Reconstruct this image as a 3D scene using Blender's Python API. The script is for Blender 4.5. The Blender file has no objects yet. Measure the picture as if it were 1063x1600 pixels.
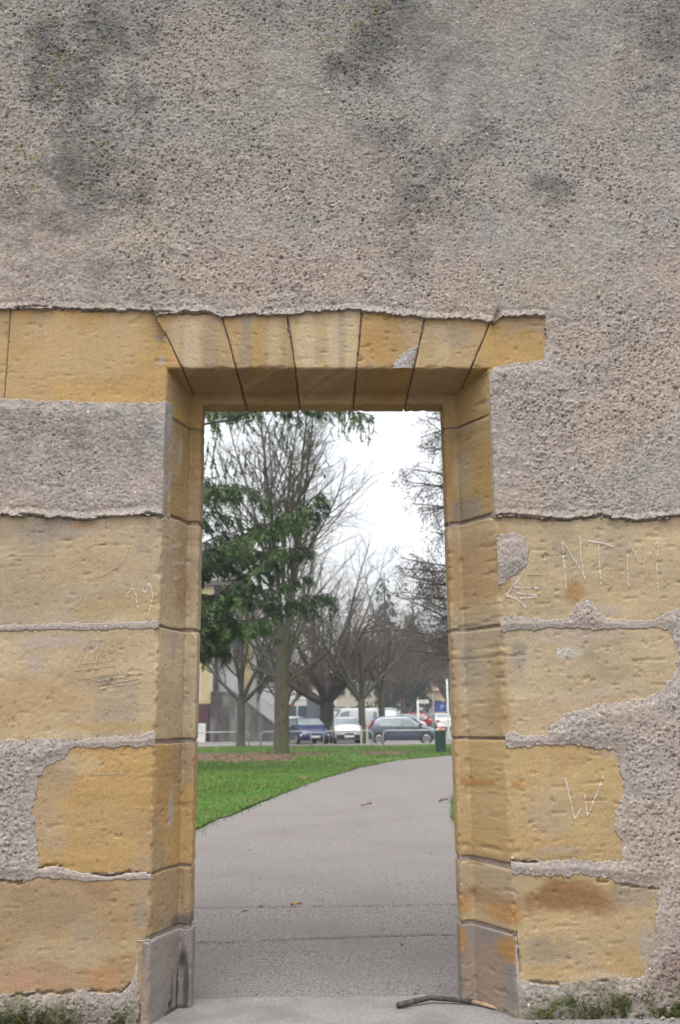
import bpy, math, random
import numpy as np
from mathutils import Vector, Matrix

# ------------------------------------------------------------------ camera
sc = bpy.context.scene
cam_d = bpy.data.cameras.new('camera'); cam = bpy.data.objects.new('camera', cam_d)
sc.collection.objects.link(cam); sc.camera = cam
cam_d.sensor_fit = 'VERTICAL'; cam_d.sensor_height = 36.0; cam_d.lens = 36.0 * 1470 / 1600
cam_d.clip_start = 0.05; cam_d.clip_end = 4000
cam.matrix_world = (Matrix.Translation((-.048, -3.25, .95)) @ Matrix.Rotation(math.radians(-1.5), 4, 'Z')
                    @ Matrix.Rotation(math.radians(102.2), 4, 'X') @ Matrix.Rotation(math.radians(-.55), 4, 'Z'))
cam_d.dof.use_dof = True; cam_d.dof.focus_distance = 3.25; cam_d.dof.aperture_fstop = 5.0

# ------------------------------------------------------------------ overcast sky, sun, exposure
world = bpy.data.worlds.new('World'); sc.world = world; world.use_nodes = True
wn = world.node_tree.nodes; wl = world.node_tree.links; wn.clear()
wo = wn.new('ShaderNodeOutputWorld'); wb = wn.new('ShaderNodeBackground'); ws = wn.new('ShaderNodeTexSky')
wh = wn.new('ShaderNodeHueSaturation')
ws.sky_type = 'NISHITA'; ws.sun_disc = False
SUN_EL, SUN_AZ = math.radians(74), math.radians(192)      # azimuth clockwise from +Y: high behind the camera, veiled by cloud
ws.sun_elevation = SUN_EL; ws.sun_rotation = SUN_AZ
ws.air_density = 1.0; ws.dust_density = 6.0; ws.ozone_density = 1.0
wh.inputs['Saturation'].default_value = .16
wb.inputs['Strength'].default_value = .15
wl.new(ws.outputs[0], wh.inputs['Color']); wl.new(wh.outputs[0], wb.inputs[0]); wl.new(wb.outputs[0], wo.inputs[0])
sun_d = bpy.data.lights.new('sun', 'SUN'); sun = bpy.data.objects.new('sun', sun_d); sc.collection.objects.link(sun)
sun_d.energy = .5; sun_d.angle = math.radians(60); sun_d.color = (1, .97, .93)
sdir = Vector((math.sin(SUN_AZ) * math.cos(SUN_EL), math.cos(SUN_AZ) * math.cos(SUN_EL), math.sin(SUN_EL)))
sun.rotation_euler = sdir.to_track_quat('Z', 'Y').to_euler(); sun.location = (-2, -8, 16)
sc.view_settings.view_transform = 'Standard'; sc.view_settings.look = 'None'
sc.view_settings.exposure = 1.3; sc.view_settings.gamma = 1.0; sc.view_settings.use_curve_mapping = False
sc.cycles.use_denoising = True; sc.cycles.use_adaptive_sampling = False; sc.cycles.sample_clamp_indirect = 3.0
sc.cycles.max_bounces = 8; sc.cycles.transparent_max_bounces = 16

# ------------------------------------------------------------------ helpers
COL = sc.collection
def link(o, parent=None):
    COL.objects.link(o)
    if parent is not None: o.parent = parent
    return o
def tag(o, label=None, cat=None, group=None, kind=None):
    if label: o['label'] = label
    if cat: o['category'] = cat
    if group: o['group'] = group
    if kind: o['kind'] = kind
    return o
def thing(name, label, cat, loc=(0, 0, 0), rz=0.0, group=None):
    o = bpy.data.objects.new(name, None); o.empty_display_size = .1
    link(o); o.location = loc; o.rotation_euler = (0, 0, rz)
    return tag(o, label, cat, group)
def mesh_np(name, V, Q, mat=None, parent=None, smooth=True, cols=None):
    """V (n,3), Q (m,4) or (m,3) index arrays -> one mesh object"""
    V = np.asarray(V, np.float32); Q = np.asarray(Q, np.int32)
    me = bpy.data.meshes.new(name); k = Q.shape[1]
    me.vertices.add(len(V)); me.vertices.foreach_set('co', V.ravel())
    me.loops.add(Q.size); me.loops.foreach_set('vertex_index', Q.ravel())
    me.polygons.add(len(Q)); me.polygons.foreach_set('loop_start', np.arange(0, Q.size, k, dtype=np.int32))
    me.update(calc_edges=True)
    if smooth: me.polygons.foreach_set('use_smooth', np.ones(len(Q), bool))
    if cols is not None:
        a = me.color_attributes.new('Col', 'FLOAT_COLOR', 'POINT')
        c = np.ones((len(V), 4), np.float32); c[:, :3] = cols; a.data.foreach_set('color', c.ravel())
    if mat: me.materials.append(mat)
    return link(bpy.data.objects.new(name, me), parent)
class MB:
    """collects boxes, prisms, tubes and discs; build() links them as one mesh object"""
    def __init__(s): s.v = []; s.f = []
    def add(s, vs, fs):
        b = len(s.v); s.v += [tuple(p) for p in vs]; s.f += [tuple(i + b for i in f) for f in fs]; return s
    def box(s, x0, x1, y0, y1, z0, z1):
        return s.add([(x0,y0,z0),(x1,y0,z0),(x1,y1,z0),(x0,y1,z0),(x0,y0,z1),(x1,y0,z1),(x1,y1,z1),(x0,y1,z1)],
                     [(3,2,1,0),(4,5,6,7),(0,1,5,4),(1,2,6,5),(2,3,7,6),(3,0,4,7)])
    def prism(s, poly, a0, a1, axis='y'):
        """poly of 2D points extruded along axis"""
        n = len(poly)
        def P(p, a): return (p[0], a, p[1]) if axis == 'y' else ((a, p[0], p[1]) if axis == 'x' else (p[0], p[1], a))
        vs = [P(p, a0) for p in poly] + [P(p, a1) for p in poly]
        fs = [tuple(range(n))[::-1], tuple(range(n, 2*n))] + [(i, (i+1) % n, n + (i+1) % n, n + i) for i in range(n)]
        return s.add(vs, fs)
    def tube(s, pts, rad, n=6, cap=True):
        pts = [Vector(p) for p in pts]; m = len(pts)
        rads = rad if hasattr(rad, '__len__') else [rad] * m
        vs = []; fs = []; ref = None
        for i in range(m):
            d = (pts[min(i+1, m-1)] - pts[max(i-1, 0)]).normalized()
            if ref is None: ref = d.orthogonal().normalized()
            ref = (ref - d * ref.dot(d)).normalized(); q = d.cross(ref)
            for k in range(n):
                a = 2*math.pi*k/n; vs.append(pts[i] + (ref*math.cos(a) + q*math.sin(a)) * rads[i])
        for i in range(m-1):
            for k in range(n): fs.append((i*n+k, i*n+(k+1) % n, (i+1)*n+(k+1) % n, (i+1)*n+k))
        if cap: fs += [tuple(range(n))[::-1], tuple(range((m-1)*n, m*n))]
        return s.add(vs, fs)
    def disc(s, c, r, axis, thick, n=20):
        ax = Vector(axis).normalized(); c = Vector(c)
        return s.tube([c - ax*thick/2, c + ax*thick/2], r, n)
    def build(s, name, mat, parent=None, smooth=False, bevel=0):
        me = bpy.data.meshes.new(name); me.from_pydata(s.v, [], s.f); me.update()
        if smooth: me.polygons.foreach_set('use_smooth', [True] * len(me.polygons))
        if mat: me.materials.append(mat)
        o = link(bpy.data.objects.new(name, me), parent)
        if bevel:
            b = o.modifiers.new('bevel', 'BEVEL'); b.width = bevel; b.segments = 2; b.limit_method = 'ANGLE'
        return o

# ---- lattice noise
_tab = np.random.RandomState(7).rand(512, 512).astype(np.float32)
def vn(x, y, seed=0):
    x = np.asarray(x, np.float64) + seed * 17.31; y = np.asarray(y, np.float64) + seed * 9.77
    xi = np.floor(x); yi = np.floor(y); fx = (x - xi).astype(np.float32); fy = (y - yi).astype(np.float32)
    fx = fx*fx*(3-2*fx); fy = fy*fy*(3-2*fy)
    i = xi.astype(np.int64) & 511; j = yi.astype(np.int64) & 511; i1 = (i+1) & 511; j1 = (j+1) & 511
    return (_tab[i, j]*(1-fx) + _tab[i1, j]*fx)*(1-fy) + (_tab[i, j1]*(1-fx) + _tab[i1, j1]*fx)*fy
def fbm(x, y, seed=0, o=4, g=.5):
    t = 0; a = 1; n = 0
    for k in range(o):
        t = t + a*vn(x*2.03**k, y*2.03**k, seed + k*3); n += a; a *= g
    return t/n            # 0..1, mean .5
def sst(a, b, x):
    t = np.clip((x-a)/(b-a), 0, 1); return t*t*(3-2*t)
def pits(u, v, cell, prob, r0, r1, seed):
    """scattered craters, one per cell at most: 0 flat .. 1 bottom"""
    cu = u/cell; cv = v/cell; iu = np.floor(cu).astype(np.int64); iv = np.floor(cv).astype(np.int64); out = np.zeros(u.shape, np.float32)
    for a in (-1, 0, 1):
        for b in (-1, 0, 1):
            i = iu + a; j = iv + b; h = lambda k: _tab[(i*7 + j*131 + k*57 + seed*29) & 511, (j*11 + i*37 + k*83 + seed*13) & 511]
            on = h(0) < prob; rr = r0 + (r1-r0)*h(1)**2; ang = (h(2)-.5)*1.8 - .3; el = .28 + .5*h(3)
            du = (cu - i - .2 - .6*h(4))*cell; dv = (cv - j - .2 - .6*h(5))*cell; ca, sa = np.cos(ang), np.sin(ang)
            d = np.sqrt((du*ca + dv*sa)**2 + ((-du*sa + dv*ca)/el)**2)/rr
            out = np.maximum(out, np.where(on, 1-sst(.55, 1.0, d), 0))
    return out
def poly_sdf(X, Z, poly):
    p = np.array(poly); q = np.roll(p, -1, 0); d = np.full(X.shape, 1e9); ins = np.zeros(X.shape, bool)
    for (ax, az), (bx, bz) in zip(p, q):
        ex, ez = bx-ax, bz-az; t = np.clip(((X-ax)*ex + (Z-az)*ez)/(ex*ex+ez*ez+1e-12), 0, 1)
        d = np.minimum(d, (X-ax-t*ex)**2 + (Z-az-t*ez)**2)
        c = (az > Z) != (bz > Z)
        with np.errstate(divide='ignore', invalid='ignore'): ins ^= c & (X < ex*(Z-az)/(ez if ez else 1e-12) + ax)
    d = np.sqrt(d); return np.where(ins, -d, d)
def line_dist(X, Z, pl):
    d = np.full(X.shape, 1e9)
    for (ax, az), (bx, bz) in zip(pl[:-1], pl[1:]):
        ex, ez = bx-ax, bz-az; t = np.clip(((X-ax)*ex + (Z-az)*ez)/(ex*ex+ez*ez+1e-12), 0, 1)
        d = np.minimum(d, (X-ax-t*ex)**2 + (Z-az-t*ez)**2)
    return np.sqrt(d)

# ---- node materials
def nmat(name):
    m = bpy.data.materials.new(name); m.use_nodes = True; nt = m.node_tree
    b = nt.nodes['Principled BSDF']; b.inputs['Specular IOR Level'].default_value = .3
    return m, nt, b
def lin(*c):
    """sRGB 0-255 -> linear"""
    return tuple(((v/255)/12.92 if v/255 <= .04045 else ((v/255+.055)/1.055)**2.4) for v in c)
def mat_noise(name, c0, c1, scale=20., rough=.85, bump=.3, bscale=None, detail=6, dist=.01, c2=None, scale2=2.0, metallic=0, stretch=(1,1,1), spec=.3):
    """two or three colours mixed by noise, with a noise bump"""
    m, nt, b = nmat(name); N, L = nt.nodes, nt.links
    tc = N.new('ShaderNodeTexCoord'); mp = N.new('ShaderNodeMapping'); mp.inputs['Scale'].default_value = stretch
    L.new(tc.outputs['Object'], mp.inputs[0])
    n1 = N.new('ShaderNodeTexNoise'); n1.inputs['Scale'].default_value = scale; n1.inputs['Detail'].default_value = detail
    L.new(mp.outputs[0], n1.inputs['Vector'])
    r = N.new('ShaderNodeValToRGB'); r.color_ramp.elements[0].position = .32; r.color_ramp.elements[1].position = .68
    r.color_ramp.elements[0].color = (*c0, 1); r.color_ramp.elements[1].color = (*c1, 1); L.new(n1.outputs[0], r.inputs[0])
    out = r.outputs[0]
    if c2 is not None:
        n2 = N.new('ShaderNodeTexNoise'); n2.inputs['Scale'].default_value = scale2; n2.inputs['Detail'].default_value = 4
        L.new(mp.outputs[0], n2.inputs['Vector'])
        r2 = N.new('ShaderNodeValToRGB'); r2.color_ramp.elements[0].position = .45; r2.color_ramp.elements[1].position = .65
        L.new(n2.outputs[0], r2.inputs[0]); mx = N.new('ShaderNodeMixRGB'); L.new(r2.outputs[0], mx.inputs[0])
        L.new(out, mx.inputs[1]); mx.inputs[2].default_value = (*c2, 1); out = mx.outputs[0]
    L.new(out, b.inputs['Base Color']); b.inputs['Roughness'].default_value = rough; b.inputs['Metallic'].default_value = metallic
    b.inputs['Specular IOR Level'].default_value = spec
    if bump:
        n3 = N.new('ShaderNodeTexNoise'); n3.inputs['Scale'].default_value = bscale or scale*2; n3.inputs['Detail'].default_value = 8
        L.new(mp.outputs[0], n3.inputs['Vector']); bp = N.new('ShaderNodeBump'); bp.inputs['Strength'].default_value = bump
        bp.inputs['Distance'].default_value = dist; L.new(n3.outputs[0], bp.inputs['Height']); L.new(bp.outputs[0], b.inputs['Normal'])
    return m
def mat_plain(name, c, rough=.5, metallic=0., spec=.5, coat=0., var=.12, scale=6.):
    m = mat_noise(name, tuple(v*(1-var) for v in c), tuple(min(1, v*(1+var)) for v in c), scale=scale, rough=rough, bump=0, metallic=metallic, spec=spec)
    m.node_tree.nodes['Principled BSDF'].inputs['Coat Weight'].default_value = coat
    return m
def mat_attr(name, scale, amt, rough, bscale, bump, dist, speck=0.0, bed=False):
    """stored mineral colour per vertex, broken up by fine grain noise and a grain bump"""
    m, nt, b = nmat(name); N, L = nt.nodes, nt.links
    at = N.new('ShaderNodeAttribute'); at.attribute_name = 'Col'
    tc = N.new('ShaderNodeTexCoord'); n1 = N.new('ShaderNodeTexNoise'); n1.inputs['Scale'].default_value = scale
    n1.inputs['Detail'].default_value = 5; L.new(tc.outputs['Object'], n1.inputs['Vector'])
    mr = N.new('ShaderNodeMapRange'); mr.inputs[1].default_value = .3; mr.inputs[2].default_value = .7
    mr.inputs[3].default_value = 1-amt; mr.inputs[4].default_value = 1+amt; L.new(n1.outputs[0], mr.inputs[0])
    mul = N.new('ShaderNodeVectorMath'); mul.operation = 'SCALE'; L.new(at.outputs['Color'], mul.inputs[0]); L.new(mr.outputs[0], mul.inputs['Scale'])
    out = mul.outputs[0]
    if speck:
        vo = N.new('ShaderNodeTexVoronoi'); vo.inputs['Scale'].default_value = 95; L.new(tc.outputs['Object'], vo.inputs['Vector'])
        sp = N.new('ShaderNodeSeparateColor'); L.new(vo.outputs['Color'], sp.inputs[0])
        cr = N.new('ShaderNodeMath'); cr.operation = 'GREATER_THAN'; cr.inputs[1].default_value = 1-speck; L.new(sp.outputs[0], cr.inputs[0])
        lt = N.new('ShaderNodeMath'); lt.operation = 'LESS_THAN'; lt.inputs[1].default_value = .32; L.new(vo.outputs['Distance'], lt.inputs[0])
        mm = N.new('ShaderNodeMath'); mm.operation = 'MULTIPLY'; L.new(cr.outputs[0], mm.inputs[0]); L.new(lt.outputs[0], mm.inputs[1])
        mx = N.new('ShaderNodeMixRGB'); L.new(mm.outputs[0], mx.inputs[0]); L.new(out, mx.inputs[1]); mx.inputs[2].default_value = (.62, .58, .52, 1); out = mx.outputs[0]
    L.new(out, b.inputs['Base Color']); b.inputs['Roughness'].default_value = rough; b.inputs['Specular IOR Level'].default_value = .2
    n3 = N.new('ShaderNodeTexNoise'); n3.inputs['Scale'].default_value = bscale; n3.inputs['Detail'].default_value = 6
    mpb = N.new('ShaderNodeMapping'); mpb.inputs['Scale'].default_value = (.45, .45, 1.0) if bed else (1, 1, 1); L.new(tc.outputs['Object'], mpb.inputs[0])
    L.new(mpb.outputs[0], n3.inputs['Vector']); bp = N.new('ShaderNodeBump'); bp.inputs['Strength'].default_value = bump
    bp.inputs['Distance'].default_value = dist; L.new(n3.outputs[0], bp.inputs['Height']); L.new(bp.outputs[0], b.inputs['Normal'])
    return m

# ================================================================== THE WALL
STONE = {  # bared stone areas on the front face, metres (x, z)
'LT0':[(-1.345,2.408),(-1.205,2.408),(-1.187,2.413),(-1.170,2.229),(-1.163,2.080),(-1.320,2.082)],
'LT':[(-1.177,2.413),(-1.066,2.413),(-0.925,2.411),(-0.785,2.409),(-0.653,2.406),(-0.638,2.386),(-0.589,2.298),(-0.535,2.199),(-0.520,2.155),(-0.582,2.065),(-0.725,2.062),(-0.839,2.067),(-1.000,2.070),(-1.156,2.077)],
'V1':[(-0.627,2.389),(-0.526,2.402),(-0.432,2.399),(-0.399,2.384),(-0.369,2.291),(-0.339,2.189),(-0.525,2.189)],
'V2':[(-0.392,2.384),(-0.267,2.394),(-0.158,2.389),(-0.142,2.291),(-0.125,2.187),(-0.332,2.187)],
'V3':[(-0.151,2.389),(-0.078,2.402),(0.041,2.413),(0.119,2.413),(0.110,2.304),(0.099,2.187),(-0.118,2.187)],
'V4':[(0.128,2.405),(0.230,2.395),(0.356,2.380),(0.334,2.284),(0.294,2.271),(0.255,2.239),(0.226,2.187),(0.104,2.187)],
'V5':[(0.366,2.377),(0.492,2.383),(0.610,2.360),(0.571,2.279),(0.520,2.187),(0.315,2.187),(0.321,2.229)],
'V6':[(0.615,2.350),(0.647,2.385),(0.805,2.391),(0.794,2.279),(0.785,2.229),(0.675,2.214),(0.603,2.199),(0.586,2.179),(0.527,2.187)],
'L2':[(-1.288,1.649),(-1.155,1.651),(-1.021,1.644),(-0.887,1.632),(-0.753,1.642),(-0.653,1.649),(-0.552,1.637),(-0.541,1.273),(-0.662,1.269),(-0.738,1.263),(-0.912,1.267),(-0.999,1.261),(-1.129,1.264),(-1.259,1.261)],
'L3':[(-1.257,1.241),(-1.128,1.242),(-0.911,1.247),(-0.802,1.244),(-0.694,1.250),(-0.552,1.247),(-0.541,0.894),(-0.595,0.903),(-0.648,0.889),(-0.722,0.886),(-0.807,0.880),(-0.870,0.875),(-0.934,0.882),(-1.104,0.879),(-1.230,0.880)],
'L4':[(-0.853,0.858),(-0.763,0.853),(-0.668,0.858),(-0.647,0.852),(-0.547,0.861),(-0.535,0.451),(-0.643,0.458),(-0.736,0.453),(-0.829,0.462),(-0.902,0.479),(-0.949,0.476),(-0.960,0.527),(-0.972,0.587),(-0.984,0.687),(-0.970,0.758),(-0.947,0.797),(-0.889,0.821),(-0.873,0.850)],
'L5':[(-1.197,0.438),(-1.074,0.438),(-1.012,0.434),(-0.952,0.450),(-0.879,0.446),(-0.807,0.435),(-0.663,0.437),(-0.535,0.441),(-0.533,0.253),(-0.623,0.251),(-0.623,0.194),(-0.628,0.152),(-0.644,0.117),(-0.690,0.102),(-0.811,0.108),(-0.891,0.100),(-0.972,0.105),(-1.051,0.095),(-1.172,0.097)],
'LP':[(-0.625,0.249),(-0.533,0.253),(-0.524,-0.068),(-0.612,-0.067)],
'R2':[(0.521,1.632),(0.647,1.634),(0.829,1.622),(0.967,1.635),(1.103,1.616),(1.250,1.634),(1.381,1.633),(1.349,1.293),(1.220,1.294),(1.168,1.288),(1.125,1.261),(1.042,1.260),(0.953,1.271),(0.912,1.330),(0.879,1.334),(0.850,1.308),(0.830,1.272),(0.763,1.264),(0.630,1.283),(0.573,1.265),(0.506,1.255)],
'R2h':[(0.603,1.567),(0.644,1.576),(0.684,1.558),(0.700,1.512),(0.683,1.455),(0.637,1.426),(0.581,1.381),(0.565,1.422),(0.564,1.501)],
'R3':[(0.512,1.228),(0.605,1.232),(0.661,1.231),(0.762,1.244),(0.851,1.239),(0.984,1.236),(1.175,1.237),(1.187,1.194),(1.205,1.146),(1.191,1.085),(1.138,1.029),(1.073,1.000),(1.022,0.987),(0.900,0.971),(0.806,0.947),(0.761,0.917),(0.732,0.873),(0.611,0.883),(0.502,0.873)],
'R4':[(0.511,0.844),(0.608,0.839),(0.717,0.846),(0.826,0.843),(0.956,0.831),(0.970,0.789),(0.971,0.748),(0.980,0.686),(0.945,0.625),(0.941,0.564),(0.962,0.533),(0.962,0.473),(0.866,0.468),(0.803,0.479),(0.697,0.474),(0.591,0.486),(0.506,0.477)],
'R5':[(0.495,0.449),(0.568,0.436),(0.715,0.428),(0.800,0.433),(0.894,0.420),(0.978,0.403),(1.068,0.386),(1.062,0.343),(1.042,0.207),(1.021,0.146),(0.994,0.116),(0.883,0.114),(0.790,0.106),(0.738,0.101),(0.656,0.108),(0.604,0.112),(0.597,0.175),(0.594,0.229),(0.592,0.242),(0.487,0.254)],
'RP':[(0.497,0.246),(0.592,0.241),(0.589,0.175),(0.580,-0.087),(0.483,-0.086)],
}
CRACK = {
'c1':[(-1.206,2.418),(-1.066,2.429),(-0.902,2.414),(-0.649,2.409),(-0.503,2.402),(-0.314,2.412)],
'c2':[(0.862,0.413),(0.946,0.398),(1.071,0.382)],
'c3':[(-0.949,0.474),(-0.892,0.483),(-0.808,0.458),(-0.735,0.451),(-0.643,0.458),(-0.580,0.451)],
'c4':[(-1.074,0.438),(-1.012,0.432),(-0.952,0.448)],
'c5':[(0.411,0.474),(0.506,0.475),(0.697,0.474)],
'c6':[(0.596,0.240),(0.601,0.175),(0.607,0.118),(0.656,0.106),(0.738,0.099),(0.883,0.112)],
'c7':[(-1.051,0.093),(-0.931,0.099),(-0.791,0.106),(-0.670,0.098),(-0.623,0.146)],
'c8':[(0.578,1.632),(0.647,1.643),(0.829,1.619),(0.967,1.635),(1.103,1.614),(1.250,1.634)],
'c9':[(-1.155,1.651),(-1.021,1.644),(-0.887,1.629),(-0.753,1.642),(-0.653,1.649),(-0.579,1.637)],
}
SCRATCH = {
'a':[[(0.820,1.546),(0.824,1.420),(0.823,1.371)],[(0.824,1.539),(0.865,1.470),(0.895,1.408),(0.894,1.420)],[(0.885,1.561),(0.884,1.488),(0.889,1.420)],[(0.911,1.545),(0.960,1.538),(1.009,1.522)],[(0.949,1.533),(0.948,1.453),(0.949,1.374)],[(1.059,1.542),(1.046,1.464),(1.045,1.383)],[(1.059,1.542),(1.078,1.492),(1.096,1.459),(1.128,1.491),(1.159,1.542)],[(1.162,1.542),(1.150,1.452),(1.149,1.362)],[(0.742,1.498),(0.803,1.500)],[(0.760,1.493),(0.743,1.425)],[(0.693,1.428),(0.749,1.425)],[(0.860,1.493),(0.838,1.393)]],
'b':[[(0.663,1.414),(0.639,1.385),(0.611,1.354),(0.644,1.343),(0.672,1.322),(0.680,1.309)],[(0.635,1.381),(0.731,1.378)],[(0.647,1.360),(0.730,1.353)],[(0.660,1.342),(0.723,1.347)]],
'c':[[(0.784,1.169),(0.783,1.149),(0.794,1.158),(0.784,1.169)],[(0.802,1.167),(0.810,1.158),(0.820,1.169)],[(0.810,1.158),(0.805,1.145)],[(0.824,1.167),(0.837,1.158),(0.825,1.149)],[(0.814,1.145),(0.820,1.034)],[(0.924,1.175),(0.887,1.049)],[(0.740,1.132),(0.765,1.002)]],
'd':[[(0.783,0.739),(0.794,0.677),(0.807,0.606),(0.830,0.642)],[(0.844,0.687),(0.850,0.615),(0.880,0.676),(0.915,0.748)],[(0.908,0.717),(0.903,0.635)],[(0.710,0.637),(0.747,0.607)]],
'e':[[(-0.702,1.362),(-0.683,1.389),(-0.669,1.362),(-0.663,1.318)],[(-0.650,1.380),(-0.637,1.371),(-0.625,1.406),(-0.612,1.362),(-0.625,1.291)]],
'f':[[(-0.859,1.520),(-0.827,1.542),(-0.783,1.547)],[(-0.856,1.464),(-0.821,1.419),(-0.767,1.441),(-0.714,1.485),(-0.698,1.542)],[(-0.971,1.554),(-0.962,1.464)],[(-0.895,1.577),(-0.889,1.419)],[(-1.119,1.505),(-0.960,1.505)],[(-0.897,1.313),(-0.861,1.337),(-0.856,1.368)]],
'g':[[(-0.863,1.145),(-0.822,1.210),(-0.775,1.209)],[(-0.851,1.130),(-0.786,1.134),(-0.729,1.144)],[(-0.822,1.210),(-0.861,1.106)],[(-0.790,1.209),(-0.800,1.097)],[(-0.768,1.203),(-0.797,1.134)],[(-0.871,1.106),(-0.732,1.122)],[(-0.838,1.081),(-0.720,1.097)],[(-0.794,1.059),(-0.644,1.079)],[(-0.783,1.046),(-0.648,1.066)],[(-0.797,1.123),(-0.784,1.069)],[(-0.688,1.111),(-0.708,1.058)],[(-0.773,1.074),(-0.634,1.096)]],
'h':[[(-0.755,0.766),(-0.746,0.701)],[(-0.697,0.776),(-0.693,0.684)],[(-0.802,0.767),(-0.654,0.769)]],
}
M_coat = mat_attr('roughcast render', 210, .30, .95, 420, .5, .002, speck=.004)
M_stone = mat_attr('sandstone', 300, .26, .95, 300, .8, .0016, bed=True)
M_mortar = mat_attr('lime mortar', 220, .25, .95, 380, .6, .0015)
wall = thing('stone_wall', 'tall roughcast wall with a sandstone framed doorway in it', 'wall'); wall['kind'] = 'thing'

def crack_depth(X, Z):
    d = np.full(X.shape, 9.)
    for pl in CRACK.values():
        p = np.array(pl); s = (X > p[:,0].min()-.02) & (X < p[:,0].max()+.02) & (Z > p[:,1].min()-.02) & (Z < p[:,1].max()+.02)
        if s.any():
            xs, zs = X[s], Z[s]
            w = line_dist(xs + .006*(fbm(xs*45, zs*45, 61, 2)-.5), zs + .014*(fbm(xs*40, zs*40, 60, 3)-.5), pl)
            w = w + .004*sst(.45, .7, vn(xs*22, zs*22, 63)); d[s] = np.minimum(d[s], w)
    return 1 - sst(.0012, .0042, d)

# ---- roughcast coat: a height field with the bared stones left open
def coat_color(X, Z, smooth):
    base = np.array([.365, .318, .282])
    grey = np.array([.34, .315, .292]); pink = np.array([.40, .325, .275]); pale = np.array([.45, .40, .36])
    f = fbm(X*2.2, Z*2.2, 3, 4)[..., None]; g = fbm(X*5, Z*5, 12, 4)[..., None]
    c = base + (pink-base)*sst(.45, .75, f)*.8 + (grey-base)*sst(.5, .75, g)*.7
    c = c + (pale-c)*(sst(.62, .8, fbm(X*9, Z*9, 21, 3))[..., None])*.35
    # lower right and upper left run pinkish
    def blob(cx, cz, rx, rz, k=.6, s=31): 
        r = np.sqrt(((X-cx)/rx)**2 + ((Z-cz)/rz)**2) + k*(fbm(X*7, Z*7, s, 4)-.5)*2
        return (1-sst(-.1, 1.35, r))[..., None]
    warm = blob(-.5, 2.86, .5, .22) + blob(.8, 2.52, .5, .16) + blob(1.2, 2.2, .3, .2) + blob(-.65, 2.7, .12, .35)
    c = c + (np.array([.42, .325, .25])-c)*np.clip(warm, 0, 1)*.38
    # black biofilm stains near the top
    dk = np.zeros_like(X)[..., None]
    for cx, cz, rx, rz, a in ((-.93, 3.62, .28, .36, 1.), (.27, 3.6, .27, .36, 1.), (-.93, 3.0, .25, .36, .62), (.30, 3.02, .3, .34, .55), (.86, 2.94, .10, .07, .6),
                              (1.36, 3.62, .2, .25, .75), (-.2, 3.7, .3, .16, .6), (.55, 3.1, .14, .3, .3), (-1.25, 3.55, .15, .4, .4), (.33, 2.75, .35, .12, .3), (-.95, 2.6, .3, .12, .2), (.98, 3.68, .3, .14, .5),
                              (-.85, 1.97, .45, .16, .34), (-1.1, 2.55, .2, .2, .25), (.75, 3.3, .3, .2, .22)):
        dk = np.maximum(dk, a*blob(cx, cz, rx*1.1, rz*1.25, 1.15, 35))
    run = fbm(X*6.5, Z*1.3, 45, 4)[..., None]; fine = fbm(X*42, Z*50, 46, 3)[..., None]
    top = (sst(2.7, 4.0, Z)*.75)[..., None]*sst(.38, .66, run)
    dk = np.clip(np.maximum(dk*(.35 + 1.25*run), top*.6), 0, 1); dk = dk*(.35*sst(.1, .5, dk) + .75*sst(.34, .60, fine + .22*dk))
    c = c + (np.array([.07, .067, .063])-c)*dk*.95
    gt = (sst(2.2, 3.9, Z)*(.45+.5*fbm(X*1.5, Z*1.0, 48, 3)))[..., None]; c = c + (np.array([.255, .240, .220])-c)*gt*.75
    # lichen in yellow-green specks
    li = sst(.62, .72, fbm(X*26, Z*26, 51, 3))[..., None]*np.clip(blob(-1.2, 3.3, .35, .7) + blob(.03, 3.62, .22, .2) + .35*blob(-.9, 3.1, .4, .5) + .5*blob(-1.25, 2.9, .2, .5) + .3*blob(.85, 2.95, .3, .2) + .25*blob(.5,3.7,.6,.3), 0, 1)
    c = c + (np.array([.22, .19, .075])-c)*li*.55
    # darker red patch and damp foot
    c = c + (np.array([.24, .155, .135])-c)*blob(1.12, .14, .13, .16, .5, 37)*.75
    damp = ((1-sst(.02, .18, Z + .07*(fbm(X*8, Z*8, 55, 3)-.5)))[..., None])
    c = c + (np.array([.21, .175, .145])-c)*damp*.75
    ms = (np.clip(blob(-.95, .035, .20, .075, .7, 57) + blob(-.66, .03, .06, .07, .7, 57) + 1.2*blob(.95, .03, .3, .1, .7, 58) + blob(.72, .01, .1, .05, .7, 58), 0, 1))
    c = c + (np.array([.075, .09, .025])-c)*ms*sst(.35, .6, fbm(X*30, Z*30, 59, 4))[..., None]*.9
    c = c*(1 + .50*(vn(X*170, Z*170, 67)[..., None]-.5) + .20*(vn(X*60, Z*60, 68)[..., None]-.5))*.82
    # smooth repointing mortar is paler and pinker
    mo = np.array([.325, .275, .24]) + .1*(fbm(X*12, Z*12, 66, 3)[..., None]-.5)
    return (c + (mo-c)*smooth[..., None]*.75)*np.array([.93, .955, .975])

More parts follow.
